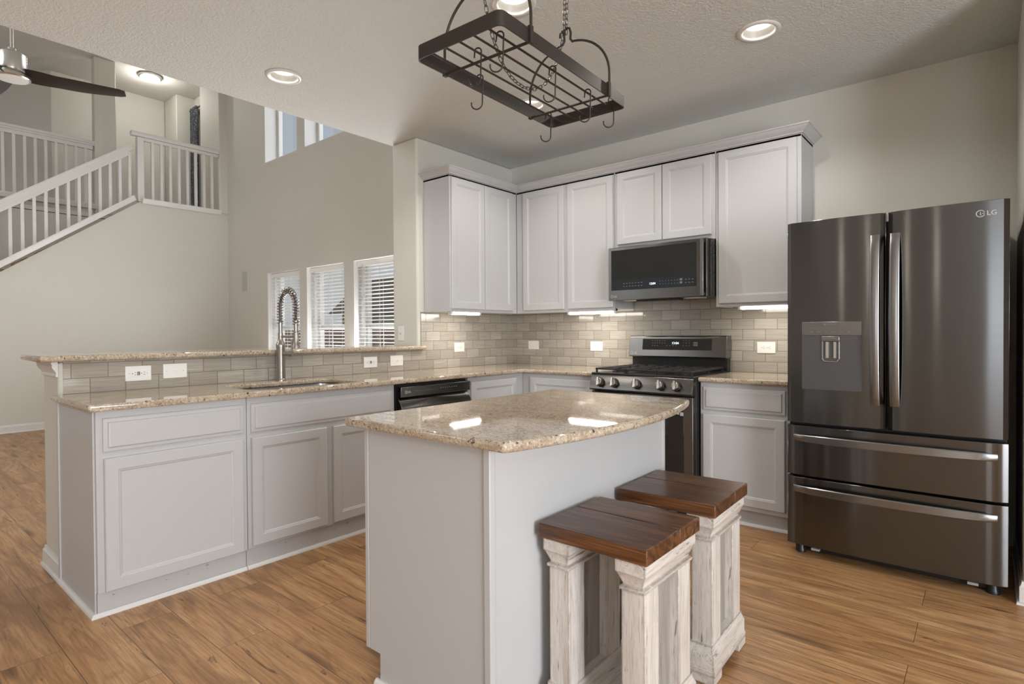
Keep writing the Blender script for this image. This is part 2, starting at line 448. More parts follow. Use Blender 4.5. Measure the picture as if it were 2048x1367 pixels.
def badge(parent, loc, size, facing, mat='mark'):
    """round emblem followed by two letters"""
    x, y, z = loc; r = size * .52
    mb = MB()
    def P(u, v, d):   # u along the face, v up, d outward
        return (x + u, y - d, z + v) if facing == '-y' else (x + d, y + u, z + v)
    # ring open on the right side, with an inner L stroke, bar and dot
    pts = [P(r * math.cos(a), r * math.sin(a), .0006) for a in [math.radians(20 + 320 * i / 28) for i in range(29)]]
    mb.tube(pts, size * .07, 6)
    mb.tube([P(-r * .02, r * .5, .0006), P(-r * .02, -r * .45, .0006), P(r * .32, -r * .45, .0006)], size * .06, 6)
    mb.tube([P(r * .35, 0, .0006), P(r * .98, 0, .0006)], size * .06, 6)
    mb.lathe([(size * .09, -.0006), (size * .09, .0009)], P(-r * .42, r * .42, .0), 'y' if facing == '-y' else 'x', 10)
    o = mb.build('logo', mat, parent)
    t = text('LG', size * 1.05, 'lettering', mat, o, P(r * 1.45, -size * .36, .0002), facing, bold=size * .015)
    return o

# ================================================================== the setting
H = 2.777; XE = -.33; XR = 3.626; YL = -.129; XS = -5.813; HC = 5.45
def wall_grid(name, mat, axis, a0, a1, z0, z1, t0, t1, holes=(), label=None):
    """wall slab with rectangular openings. axis 'x': runs along x, thickness in y (t0..t1); axis 'y': runs along y, thickness in x"""
    mb = MB(); A = sorted({a0, a1} | {v for h in holes for v in h[:2]}); Z = sorted({z0, z1} | {v for h in holes for v in h[2:]})
    def solid(i, j):
        if not (0 <= i < len(A) - 1 and 0 <= j < len(Z) - 1): return False
        ca, cz = (A[i] + A[i + 1]) / 2, (Z[j] + Z[j + 1]) / 2
        return not any(h[0] < ca < h[1] and h[2] < cz < h[3] for h in holes)
    def P(a, t, z): return (a, t, z) if axis == 'x' else (t, a, z)
    for i in range(len(A) - 1):
        for j in range(len(Z) - 1):
            if not solid(i, j): continue
            b0, b1, y0, y1 = A[i], A[i + 1], Z[j], Z[j + 1]
            for t in (t0, t1): mb.quad(P(b0, t, y0), P(b1, t, y0), P(b1, t, y1), P(b0, t, y1))
            if not solid(i - 1, j): mb.quad(P(b0, t0, y0), P(b0, t1, y0), P(b0, t1, y1), P(b0, t0, y1))
            if not solid(i + 1, j): mb.quad(P(b1, t0, y0), P(b1, t1, y0), P(b1, t1, y1), P(b1, t0, y1))
            if not solid(i, j - 1): mb.quad(P(b0, t0, y0), P(b1, t0, y0), P(b1, t1, y0), P(b0, t1, y0))
            if not solid(i, j + 1): mb.quad(P(b0, t0, y1), P(b1, t0, y1), P(b1, t1, y1), P(b0, t1, y1))
    bmesh.ops.remove_doubles(mb.bm, verts=mb.bm.verts, dist=1e-5)
    return struct(mb.build(name, mat), label)

struct(MB().box(-9.2, 7.4, -8.2, .35, -.06, 0).build('floor', 'floor'), 'warm oak plank floor')

CANS = [(.206, -2.411), (2.579, -1.065), (1.762, -2.086), (1.085, -1.088)]
def ceiling():
    mb = MB(); hs = .16; R = .088
    X = sorted({XE, 7.4} | {c[0] + d for c in CANS for d in (-hs, hs)}); Y = sorted({-8.2, 0.0} | {c[1] + d for c in CANS for d in (-hs, hs)})
    for i in range(len(X) - 1):
        for j in range(len(Y) - 1):
            cx, cy = (X[i] + X[i + 1]) / 2, (Y[j] + Y[j + 1]) / 2
            c = [q for q in CANS if abs(q[0] - cx) < hs and abs(q[1] - cy) < hs]
            if not c: mb.quad((X[i], Y[j], H), (X[i + 1], Y[j], H), (X[i + 1], Y[j + 1], H), (X[i], Y[j + 1], H))
    for (cx, cy) in CANS:
        n = 48; sq, ci = [], []
        # cells of this can may be split by other cans' cut lines: cover the square in one ring
        for k in range(n):
            a = 2 * PI * k / n; m = max(abs(math.cos(a)), abs(math.sin(a)))
            sq.append(mb.bm.verts.new((cx + hs * math.cos(a) / m, cy + hs * math.sin(a) / m, H)))
            ci.append(mb.bm.verts.new((cx + R * math.cos(a), cy + R * math.sin(a), H)))
        for k in range(n): mb.bm.faces.new((sq[k], sq[(k + 1) % n], ci[(k + 1) % n], ci[k]))
    mb.quad((XE, -8.2, H + .3), (7.4, -8.2, H + .3), (7.4, .0, H + .3), (XE, .0, H + .3))
    mb.quad((XE, -8.2, H), (XE, 0, H), (XE, 0, H + .3), (XE, -8.2, H + .3))
    return struct(mb.build('ceiling', 'ceiling'), 'textured greige kitchen ceiling')
ceiling()
struct(MB().box(-9.2, XE + .15, -8.2, .4, HC, HC + .1).build('ceiling_loft', 'white_ceiling'), 'high pale ceiling over the stair and loft')
struct(MB().box(XE, XE + .14, -8.2, YL, H + .3, HC).build('wall_upper', 'wall'))
struct(MB().box(0, 7.4, 0, .15, 0, H + .3).build('wall_back', 'wall'), 'greige kitchen wall behind the range and refrigerator')
struct(MB().box(-.315, 0, -1.187, .1, 0, H).build('wall_left', 'wall', bevel=.02, seg=4), 'end of the greige wall that carries the corner cabinets')
struct(MB().box(-.315, 0, -3.49, -1.2, 0, 1.075).build('wall_bar', 'wall', bevel=.018, seg=4), 'half wall under the raised bar')
struct(MB().box(XR, XR + .115, -.86, 0, 0, H).build('wall_right', 'wall', bevel=.02, seg=4), 'short greige wall beside the refrigerator')
# window wall of the living room
LW = [(-4.535, -3.652), (-3.475, -2.607), (-2.407, -1.54)]; UW = [(-4.576, -3.686), (-3.494, -2.60), (-2.41, -1.52)]
holes = [(a, b, .62, 2.094) for a, b in LW] + [(a, b, 3.69, 5.05) for a, b in UW]
wall_grid('wall_window', 'wall', 'x', XS - .02, -.2, 0, HC, YL, .12, holes, 'tall greige living room wall with windows')
# unseen enclosing walls with their windows
wall_grid('wall_front', 'wall', 'x', -9.2, 7.4, 0, HC, -8.2, -8.0, [(4.3, 5.7, .6, 2.4), (-4.6, -1.2, .6, 2.4), (-4.6, -1.2, 3.5, 4.9)])
wall_grid('wall_nook', 'wall', 'y', -8.2, .15, 0, H + .3, 7.2, 7.4, [(-5.45, -3.35, 0.25, 2.25)])
# stair side
YT, ZT = -1.35, 3.12; SL = (3.222 - 2.106) / (2.871 - 1.365)
mb = MB(); y0 = YT - ZT / SL
mb.prism([(YL + .02, 0), (YL + .02, ZT), (YT, ZT), (y0, 0)], 'x', XS - .11, XS)
struct(mb.build('wall_stair', 'wall'), 'large pale greige wall under the stair railing')
struct(MB().box(-6.522, XS + .004, -.25, .12, ZT + .001, HC).build('wall_jamb', 'wall', bevel=.012), 'pale wall end beside the landing railing')
struct(MB().box(-7.02, -6.914, -8, YT, 0, 2.99).build('wall_stairwell', 'wall'))
struct(MB().box(-9.2, -6.91, -8.2, .3, 3.0, 3.06).box(-6.91, XS - .11, YT, .3, 3.0, 3.06).build('floor_loft', 'white_ceiling'))
struct(MB().box(-7.05, -6.90, -1.61, -1.33, 3.06, HC).build('column', 'wall', bevel=.012), 'square greige column on the loft')
struct(MB().box(-8.12, -8.02, -1.91, -.27, 3.06, HC).build('wall_loft', 'wall'), 'pale loft wall under the flush ceiling lamp')
struct(MB().box(-8.02, -7.465, -.27, .3, 3.06, HC).build('wall_loft_bump', 'wall', bevel=.015, seg=3))
wall_grid('wall_loft_window', 'wall', 'x', -7.465, -5.83, 3.06, HC, .04, .16, [(-7.32, -6.55, 3.45, 5.15)])
mb = MB(); mb.prism([(-8.02, -1.91), (-8.62, -2.46), (-8.70, -2.37), (-8.10, -1.85)], 'z', 3.06, HC)
struct(mb.build('wall_loft_angle', 'wall'), 'shaded angled loft wall behind the upper railing')
struct(MB().box(-8.75, -8.62, -8, -2.42, 3.06, HC).build('wall_loft_side', 'wall'))
struct(MB().box(-9.3, -9.2, -8.2, .4, 0, HC).build('wall_far', 'wall'))
struct(MB().box(-9.2, -5.83, .3, .4, 0, HC).build('wall_loft_end', 'wall'))
# stair treads behind the stair wall
mb = MB(); n = 17
for i in range(n):
    z = 3.06 * (i + 1) / (n + 1); ya = YT - (n - i) * .25
    mb.box(-6.91, XS - .115, ya, ya + .27, 0 if i == 0 else z - .2, z)
struct(mb.build('floor_stairs', 'floor'))

# tile
struct(MB().box(0, .009, -3.472, -.0, .90, 1.076).box(0, .009, -1.160, -.0, 1.076, 1.378).build('wall_tile_left', 'tile_y'), 'linen look tile behind the sink and corner')
struct(MB().box(.009, 2.668, -.009, 0, .90, 1.378).box(1.29, 2.075, -.009, 0, 1.378, 1.46).build('wall_tile_back', 'tile_x'), 'linen look tile behind the range')

# baseboards and trims
BB = [(-.002, 0), (-.002, .10), (.004, .10), (.006, .085), (.012, .078), (.012, .012), (.02, .010), (.022, 0)]
def baseboard(name, path, side=1):
    mb = MB(); mb.sweep(path, [(u * side, v) for u, v in BB]); return struct(mb.build(name, 'white'))
baseboard('baseboard_stair', [(XS, -7.9, 0), (XS, YL, 0)], 1)
baseboard('baseboard_window', [(XS, YL, 0), (-.33, YL, 0)], 1)
baseboard('baseboard_bar', [(-.315, -1.2, 0), (-.315, -3.49, 0), (.012, -3.49, 0)], 1)
baseboard('baseboard_right', [(XR, -.2, 0), (XR, -.86, 0), (XR + .115, -.86, 0), (XR + .115, -.0, 0)], 1)
CR = [(-.002, 0), (-.002, -.075), (.008, -.075), (.010, -.066), (.006, -.060), (.010, -.050), (.024, -.034), (.030, -.022), (.026, -.016), (.032, -.010), (.032, 0)]
mb = MB(); mb.sweep([(-.315, -1.2, 1.075), (-.315, -3.49, 1.075), (-.012, -3.49, 1.075)], [(u * .78, v) for u, v in CR])
struct(mb.build('trim_1', 'white'), 'white moulding under the end of the raised bar')

# windows
def window(idx, a, b, z0, z1, y, wall0, rail=None):
    """white vinyl window in an opening: y is the plane of the frame"""
    root = struct(thing('window_%d' % idx, 'living room window', 'window', ((a + b) / 2, y, z0))); del root['label']; del root['category']
    t = .05; mb = MB()
    mb.box(a, a + t, y, y + .06, z0, z1).box(b - t, b, y, y + .06, z0, z1).box(a + t, b - t, y, y + .06, z0, z0 + t).box(a + t, b - t, y, y + .06, z1 - t, z1)
    if rail: mb.box(a + t, b - t, y - .012, y + .05, rail - .03, rail + .03)
    mb.build('window_frame', 'white', root, bevel=.004)
    lin = MB()
    lin.box(a - .0005, a + .004, wall0 + .001, y, z0, z1).box(b - .004, b + .0005, wall0 + .001, y, z0, z1).box(a, b, wall0 + .001, y, z1 - .004, z1 + .0005).box(a, b, wall0 - .0, y, z0 - .0005, z0 + .012)
    lin.build('window_reveal', 'white', root)
    MB().box(a + t, b - t, y + .028, y + .032, z0 + t, z1 - t).build('window_pane', 'glass', root)
    return root
k = 0
for a, b in LW: k += 1; window(k, a, b, .62, 2.094, .04, YL, 1.29)
for a, b in UW: k += 1; window(k, a, b, 3.69, 5.05, .06, YL)
window(7, -7.32, -6.55, 3.45, 5.15, .09, .04)

# outside
struct(MB().box(-30, 12, .5, 40, -.5, -.35).build('ground_outside', 'lawn'))
def fence():
    t = thing('yard_fence', 'brown board fence seen low through the living room blinds', 'fence', (-7, 4.6, -.35))
    mb = MB(); x = -16.0
    while x < 2: mb.box(x, x + .135, 4.6, 4.62, -.35, 1.42); x += .14
    mb.build('fence_boards', 'fencewood', t); MB().box(-16, 2, 4.62, 4.66, 0, .09).box(-16, 2, 4.62, 4.66, 1.1, 1.19).build('fence_rail', 'fencewood', t)
fence()
def house(x0, x1, y0, h, top, label):
    t = thing('neighbour_house', label, 'house', ((x0 + x1) / 2, y0, -.35))
    MB().box(x0, x1, y0, y0 + 7, -.35, h).build('house_wall', 'brick', t)
    mb = MB(); mb.prism([(x0 - .4, h), (x1 + .4, h), (x1 - 1.9, top), (x0 + 1.9, top)], 'y', y0 - .4, y0 + 7.4); mb.build('house_roof', 'shingle', t)
    m = (x0 + x1) / 2
    MB().box(m - .5, m + .5, y0 - .03, y0, .6, 1.9).build('house_window', 'panel_grey', t)
house(-16.5, -10.6, 9, 2.0, 3.2, 'brick house with low grey roof behind the middle window blind')
house(-9.6, -4.5, 9, 2.3, 3.6, 'brick house with steep grey roof behind the window blind beside the wall end')

# ================================================================== living room things
def blind(a, b, label):
    t = thing('window_blind', label, 'blind', ((a + b) / 2, -.045, .65), 'white slatted blinds in the living room windows')
    y = -.045; mb = MB(); z = .70
    mb_s = MB(); ang = math.radians(-8)
    while z < 2.0:
        dy, dz = .025 * math.cos(ang), .025 * math.sin(ang)
        mb_s.prism([(y - dy, z - dz - .001), (y + dy, z + dz - .001), (y + dy, z + dz + .0015), (y - dy, z - dz + .0015)], 'x', a + .012, b - .012); z += .0445
    mb_s.build('slats', 'slat', t)
    MB().box(a + .008, b - .008, y - .032, y + .03, 2.02, 2.088).build('headrail', 'slat', t, bevel=.004)
    MB().box(a + .012, b - .012, y - .026, y + .026, .645, .665).build('bottom_rail', 'slat', t, bevel=.003)
    for f in (.16, .5, .84):
        x = a + (b - a) * f; m = MB()
        for yy in (y - .026, y + .026): m.tube([(x, yy, .66), (x, yy, 2.03)], .0022, 5)
        m.build('ladder_cord', 'cord', t)
    MB().tube([(a + .11, y - .04, 2.04), (a + .11, y - .04, 1.42)], .004, 6).build('tilt_wand', 'panel_grey', t)
blind(*LW[0], 'white slatted blind behind the spring faucet, in the window furthest from the kitchen wall')
blind(*LW[1], 'white slatted blind in the middle of the three low windows')
blind(*LW[2], 'white slatted blind in the window beside the wall end, nearest the corner cabinets')

t = thing('wall_speaker', 'flat pale in-wall speaker panel beside the windows', 'speaker', (-5.23, YL, 2.02))
MB().box(-5.345, -5.125, YL - .008, YL, 1.84, 2.20).build('speaker_frame', 'wall', t, bevel=.003)
MB().box(-5.32, -5.15, YL - .011, YL - .008, 1.87, 2.17).build('grille', 'panel_grey', t)

# rail profiles
RAIL = [(-.045, 0), (-.045, .018), (-.06, .03), (-.06, .05), (-.05, .062), (.05, .062), (.06, .05), (.06, .03), (.045, .018), (.045, 0)]
CAP = [(-.075, 0), (-.085, .02), (-.085, .035), (.085, .035), (.085, .02), (.075, 0), (.065, -.035), (-.065, -.035)]
def balusters(root, x, ys, zlo, zhi, w=.017):
    for y in ys: MB().box(x - w, x + w, y - w, y + w, zlo(y), zhi(y)).build('baluster', 'white', root)
# landing railing (level, above the stair wall)
t = thing('landing_railing', 'level white railing on the landing at the head of the stairs', 'railing', (XS, -.8, ZT))
xr = XS - .03; za, zb_ = 3.155, 4.04
MB().sweep([(xr, -1.45, 4.05), (xr, -.253, 4.05)], [(u * .8, v * 1.0) for u, v in RAIL]).build('handrail', 'white', t)
MB().sweep([(xr, -1.31, 4.0), (xr, -.26, 4.0)], [(-.025, 0), (-.025, .045), (.025, .045), (.025, 0)]).build('sub_rail', 'white', t)
MB().sweep([(xr + .02, -1.335, 3.125), (xr + .02, -.252, 3.125)], CAP).build('base_cap', 'white', t)
balusters(t, xr, [-1.18 + .118 * i for i in range(8)], lambda y: 3.15, lambda y: 4.01)
MB().box(xr - .045, xr + .045, -1.38, -1.30, 3.1215, 4.04).build('newel_post', 'white', t, bevel=.004)
# stair railing (sloping)
t = thing('stair_railing', 'sloping white railing climbing the stairs', 'railing', (XS, -2.2, 2.6))
ZR = lambda y: 3.222 + (y + 1.365) * SL
Ya, Yb = -4.4, -1.43
UPV = Vector((0, -SL, 1)).normalized()
MB().sweep([(xr + .02, Ya, ZR(Ya) - .02), (xr + .02, Yb, ZR(Yb) - .02)], CAP, UPV).build('base_cap', 'white', t)
HR = .735
MB().sweep([(xr, Ya, ZR(Ya) + HR - .06), (xr, Yb, ZR(Yb) + HR - .06)], [(u * 1.0, v * 1.2) for u, v in RAIL], UPV).build('handrail', 'white', t)
MB().sweep([(xr, Ya, ZR(Ya) + HR - .12), (xr, Yb - .02, ZR(Yb - .02) + HR - .12)], [(-.025, 0), (-.025, .05), (.025, .05), (.025, 0)], UPV).build('sub_rail', 'white', t)
balusters(t, xr, [-1.47 - .118 * i for i in range(18)], lambda y: ZR(y), lambda y: ZR(y) + HR - .08)
# loft railing across the stairwell
t = thing('loft_railing', 'level white railing of the loft across the stairwell, ending at the column', 'railing', (-6.96, -2.6, 3.1))
xl = -6.96
MB().sweep([(xl, -5, 4.085), (xl, -1.60, 4.085)], [(u * .95, v * 1.1) for u, v in RAIL]).build('handrail', 'white', t)
MB().sweep([(xl, -5, 4.03), (xl, -1.63, 4.03)], [(-.025, 0), (-.025, .06), (.025, .06), (.025, 0)]).build('sub_rail', 'white', t)
MB().sweep([(xl + .03, -5, 3.16), (xl + .03, -1.58, 3.16)], CAP).build('base_cap', 'white', t)
balusters(t, xl, [-1.72 - .118 * i for i in range(16)], lambda y: 3.18, lambda y: 4.05)

# curtain
t = thing('loft_curtain', 'navy patterned curtain hanging at the loft window', 'curtain', (-7.3, .0, 3.1))
mb = MB(); n = 40; F = []; B = []
for i in range(n + 1):
    x = -7.47 + .285 * i / n; y = -.03 + .028 * math.sin(i * 1.25)
    F.append((x, y)); B.append((x, y + .004))
mb.prism(F + B[::-1], 'z', 3.10, 5.24); mb.build('drape', 'curtain', t)
MB().tube([(-7.47, -.035, 5.20), (-6.4, -.035, 5.20)], .013, 10).build('curtain_rod', 'black', t)
MB().lathe([(.0, -.03), (.024, -.02), (.024, .02), (0, .03)], (-7.47 + .03, -.035, 5.20), 'x', 12, False).build('finial', 'black', t)

# flush lamp
t = thing('flush_ceiling_lamp', 'round flush ceiling lamp glowing above the landing', 'ceiling lamp', (-7.018, -.817, HC))
MB().lathe([(.165, 0), (.17, -.02), (.165, -.04), (.145, -.045)], (-7.018, -.817, HC), 'z', 40).build('lamp_rim', 'nickel_light', t)
MB().lathe([(.142, -.044), (.138, -.058), (.10, -.07), (.0005, -.074)], (-7.018, -.817, HC), 'z', 40).build('lamp_lens', 'loftlens', t)
l = bpy.data.lights.new('loft_lamp_light', 'POINT'); l.energy = 15; l.shadow_soft_size = .10; l.color = (1, .95, .88)
o = bpy.data.objects.new('loft_lamp_light', l); COL.objects.link(o); o.location = (0, 0, -.2); o.parent = t

# ceiling fan
fx, fy, fz = -2.6, -3.234, 3.31
t = thing('ceiling_fan', 'ceiling fan with dark blades and brushed nickel motor', 'ceiling fan', (fx, fy, fz))
MB().tube([(fx, fy, fz + .2), (fx, fy, HC)], .013, 12).build('downrod', 'nickel_light', t)
MB().lathe([(.02, .235), (.03, .235), (.032, .205), (.075, .20), (.095, .185), (.098, .06), (.09, .045)], (fx, fy, fz), 'z', 40).build('motor_housing', 'nickel_light', t)
MB().lathe([(.085, .05), (.10, .03), (.118, .018), (.120, -.004), (.112, -.012), (.106, -.012)], (fx, fy, fz), 'z', 40).build('light_ring', 'nickel_light', t)
MB().lathe([(.107, -.010), (.10, -.016), (.0005, -.02)], (fx, fy, fz), 'z', 40).build('light_lens', 'fanlens', t)
for ang in (66, 186, 306):
    mb = MB(); a = math.radians(ang); d = Vector((math.cos(a), math.sin(a), 0)); s_ = Vector((-math.sin(a), math.cos(a), 0)); rows = []
    for i in range(19):
        u = i / 18; r = .07 + .70 * u; wd = .055 + .035 * math.sin(min(1, u * 1.6) * PI * .5) - .035 * u ** 2
        if i == 18: wd *= .8
        tilt = -math.radians(26 * (1 - min(1, u * 3.2)) + 20 - 8 * u); z = .035 - .03 * u - .01 * math.sin(u * PI)
        c = Vector((fx, fy, fz + z)) + d * r; e = s_ * math.cos(tilt) + Vector((0, 0, math.sin(tilt))); nn = e.cross(d)
        rows.append([mb.bm.verts.new(c + e * (wd * q) + nn * hh) for q, hh in ((-1, 0), (-.6, .006), (.6, .006), (1, 0), (.6, -.006), (-.6, -.006))])
    for A, B in zip(rows, rows[1:]):
        for k in range(6): mb.bm.faces.new((A[k], A[(k + 1) % 6], B[(k + 1) % 6], B[k]))
    mb.bm.faces.new(rows[0][::-1]); mb.bm.faces.new(rows[-1])
    mb.build('blade', 'fanblade', t, smooth=60)

# ================================================================== kitchen: recessed lights
def can(cx, cy, label, power):
    t = thing('recessed_downlight', label, 'downlight', (cx, cy, H), 'recessed kitchen downlights')
    MB().lathe([(.088, .0), (.108, -.001), (.106, -.006), (.092, -.009), (.080, -.006), (.0775, .0)], (cx, cy, H), 'z', 40, False).build('trim_ring', 'white', t, smooth=60)
    MB().lathe([(.079, -.004), (.0765, .010), (.0755, .012), (.073, .022), (.072, .024), (.068, .037)], (cx, cy, H), 'z', 40, False).build('baffle', 'baffle', t, smooth=20)
    MB().lathe([(.068, .041), (.068, .036)], (cx, cy, H), 'z', 40).build('lamp_lens', 'lens', t)
    l = bpy.data.lights.new('downlight_light', 'SPOT'); l.spot_size = math.radians(150); l.spot_blend = .6; l.shadow_soft_size = .02; l.energy = power * .95; l.color = (1, .95, .88)
    o = bpy.data.objects.new('downlight_light', l); COL.objects.link(o); o.location = (0, 0, .012); o.parent = t
can(*CANS[0], 'round recessed downlight above the raised bar, on the bright textured ceiling', 32)
can(*CANS[1], 'round recessed downlight between the pot rack and the refrigerator wall', 32)
can(*CANS[2], 'round recessed downlight just above the near end of the pot rack', 32)
can(*CANS[3], 'round recessed downlight seen through the bars of the pot rack', 32)

# two-bulb lamp of the dining corner behind the camera (mirrored in the refrigerator doors)
t = thing('dining_pendant', 'two-bulb hanging lamp of the dining corner', 'pendant lamp', (2.66, -5.1, 2.0))
MB().tube([(2.66, -5.1, 2.06), (2.66, -5.1, H)], .008, 10).lathe([(.06, 0), (.06, -.02), (.03, -.03)], (2.66, -5.1, H), 'z', 24).build('stem', 'rackmetal', t)
MB().tube([(2.30, -5.1, 2.09), (3.02, -5.1, 2.09)], .011, 10).build('arm', 'rackmetal', t)
for x in (2.34, 2.98):
    MB().lathe([(.02, .09), (.022, .045), (.018, .03)], (x, -5.1, 2.0), 'z', 20).build('socket', 'rackmetal', t)
    MB().lathe([(.014, .03), (.03, 0), (.034, -.02), (.025, -.045), (.0005, -.055)], (x, -5.1, 2.0), 'z', 20).build('bulb', 'bulb', t, smooth=60)

# ================================================================== cabinets
DOOR = [(0, -.02), (0, -.004), (.004, 0), (.050, 0), (.053, -.003), (.058, -.004), (.063, -.008)]
DRAW = [(0, -.02), (0, -.010), (.003, -.008), (.016, -.007), (.020, -.001), (.024, 0)]
SHOE = [(0, 0), (0, .018), (.006, .018), (.012, .013), (.016, .006), (.016, 0)]
def shoe(root, path, side=1):
    MB().sweep(path, [(u * side, v) for u, v in SHOE]).build('shoe_moulding', 'white', root)

def door(root, facing, a0, a1, z0, z1, front, name='door', prof=DOOR):
    return MB().panel(facing, a0, a1, z0, z1, front, prof).build(name, 'cab', root, smooth=12)

# --- peninsula run (fronts face +x)
XF = .61
def base_x(y0, y1, name, label, end=False, x1=XF, hollow=False):
    t = thing(name, label, 'cabinet', (.3, (y0 + y1) / 2, 0))
    if hollow: MB().box(.596, x1, y0, y1, .105, .882).box(.012, .596, y0, y0 + .018, .105, .882).box(.012, .596, y1 - .018, y1, .105, .882).box(.012, .596, y0 + .018, y1 - .018, .105, .123).build('body', 'cab', t, bevel=.002)
    else: MB().box(.012, x1, y0, y1, .105, .882).build('body', 'cab', t, bevel=.002)
    MB().box(.03, x1 - .02, y0 + (.002 if end else 0), y1, 0, .105).build('toe_kick', 'kick', t)
    return t
t = base_x(-3.49, -2.853, 'base_cabinet', 'white base cabinet with drawer and wide door at the open end of the peninsula', True)
door(t, '+x', -3.467, -2.872, .706, .850, XF + .02, 'drawer', DRAW)
door(t, '+x', -3.465, -2.876, .108, .678, XF + .02)
MB().box(.02, XF - .02, -3.497, -3.49, 0, .882).build('end_panel', 'cab', t, bevel=.001)
MB().box(.012, .04, -3.503, -3.49, 0, .882).build('end_stile', 'cab', t, bevel=.002)
shoe(t, [(.02, -3.497, 0), (XF - .018, -3.497, 0), (XF - .018, -2.853, 0)], 1)
t = base_x(-2.85, -1.913, 'base_cabinet', 'white sink base cabinet with a long false drawer front and two doors', hollow=True)
door(t, '+x', -2.832, -1.932, .704, .850, XF + .02, 'false_drawer_front', DRAW)
door(t, '+x', -2.832, -2.402, .120, .676, XF + .02)
door(t, '+x', -2.361, -1.932, .120, .676, XF + .02)
shoe(t, [(XF - .018, -2.85, 0), (XF - .018, -1.913, 0)], 1)
# corner base
t = thing('base_cabinet', 'white corner base cabinet just right of the dishwasher', 'cabinet', (.3, -.9, 0))
MB().box(.012, XF, -1.245, -.012, .105, .882).build('body', 'cab', t, bevel=.002)
MB().box(.03, XF - .02, -1.245, -.03, 0, .105).build('toe_kick', 'kick', t)
door(t, '+x', -1.225, -.70, .12, .850, XF + .02)
shoe(t, [(XF - .018, -1.245, 0), (XF - .018, -.60, 0)], 1)
t = thing('base_cabinet', 'white base cabinet just left of the range', 'cabinet', (.95, -.3, 0))
MB().box(XF + .003, 1.303, -XF, -.012, .105, .882).build('body', 'cab', t, bevel=.002)
MB().box(XF + .003, 1.303, -XF + .03, -.03, 0, .105).build('toe_kick', 'kick', t)
door(t, '-y', .70, 1.285, .12, .850, -XF - .02)
# right of range
t = thing('base_cabinet', 'white base cabinet with drawer and door between range and refrigerator', 'cabinet', (2.33, -.3, 0))
MB().box(2.085, 2.62, -XF, -.012, .105, .882).build('body', 'cab', t, bevel=.002)
MB().box(2.085, 2.62, -XF + .05, -.03, 0, .105).build('toe_kick', 'kick', t)
door(t, '-y', 2.106, 2.596, .708, .852, -XF - .02, 'drawer', DRAW)
door(t, '-y', 2.106, 2.596, .135, .680, -XF - .02)
shoe(t, [(2.085, -XF + .05, 0), (2.62, -XF + .05, 0)], 1)

# --- countertops
SINK = (.165, .575, -2.79, -2.12)
def rrect(x0, x1, y0, y1, r, n=6):
    pts = []
    for cx, cy, a0 in ((x1 - r, y0 + r, -90), (x1 - r, y1 - r, 0), (x0 + r, y1 - r, 90), (x0 + r, y0 + r, 180)):
        for i in range(n + 1):
            a = math.radians(a0 + 90 * i / n); pts.append((cx + r * math.cos(a), cy + r * math.sin(a)))
    return pts
mb = MB(); mb.slab([(.0095, -3.525), (.65, -3.525), (.65, -.65), (1.306, -.65), (1.306, -.0095), (.0095, -.0095)], .884, .914, [rrect(*SINK, .07)])
tag(mb.build('countertop', 'granite', org=(.3, -1.8, .9), bevel=.011, seg=4), 'L-shaped speckled granite countertop with the sink cut into it', 'countertop')
mb = MB(); mb.slab([(2.080, -.65), (2.664, -.65), (2.664, -.0095), (2.080, -.0095)], .884, .914)
tag(mb.build('countertop', 'granite', org=(2.35, -.3, .9), bevel=.011, seg=4), 'short granite countertop between the range and the refrigerator', 'countertop')
mb = MB(); mb.slab([(-.378, -3.572), (.052, -3.572), (.052, -1.135), (.0095, -1.135), (.0095, -1.189), (-.378, -1.189)], 1.0765, 1.107)
tag(mb.build('bar_countertop', 'granite', org=(-.15, -2.4, 1.09), bevel=.012, seg=4), 'raised granite bar top running along the half wall', 'countertop')

# --- sink
t = thing('kitchen_sink', 'stainless undermount sink below the spring faucet', 'sink', (.37, -2.455, .70))
x0, x1, y0, y1 = SINK; mb = MB()
rings = []
for ins, z in ((-.014, .8835), (.004, .8835), (.006, .86), (.012, .70), (.04, .685), (.15, .68)):
    rings.append([mb.bm.verts.new((x, y, z)) for x, y in rrect(x0 + ins, x1 - ins, y0 + ins, y1 - ins, max(.02, .07 - ins * .2))])
for A, B in zip(rings, rings[1:]):
    for k in range(len(A)): mb.bm.faces.new((A[k], A[(k + 1) % len(A)], B[(k + 1) % len(A)], B[k]))
mb.bm.faces.new(rings[-1]); mb.build('basin', 'steel_in', t)
MB().lathe([(.045, .0), (.043, .004), (.03, .001), (.0005, -.002)], ((x0 + x1) / 2, (y0 + y1) / 2, .681), 'z', 24).build('drain', 'chrome', t)

# --- faucet
bx, by = .085, -2.387
t = thing('spring_faucet', 'tall brushed nickel faucet with a spring neck at the sink', 'faucet', (bx, by, .914))
MB().lathe([(.031, 0), (.031, .006), (.0265, .012), (.0265, .20), (.029, .215), (.029, .222), (.026, .232), (.019, .245), (.0155, .262), (.0155, .30)], (bx, by, .914), 'z', 28).build('body', 'nickel', t)
MB().tube([(bx, by, 1.20), (bx, by, 1.285)], .0125, 16).build('neck', 'nickel', t)
R_ = .0825; path = []
for i in range(9): path.append(Vector((bx, by, 1.27 + .115 * i / 8)))
for i in range(1, 25):
    a = PI - PI * i / 24; path.append(Vector((bx + R_ + R_ * math.cos(a), by + .012 * i / 24, 1.385 + .094 * math.sin(a))))
for i in range(1, 9): path.append(Vector((bx + 2 * R_, by + .012, 1.385 - .125 * i / 8)))
MB().tube(path, .0080, 10).build('hose', 'nickel_dark', t)
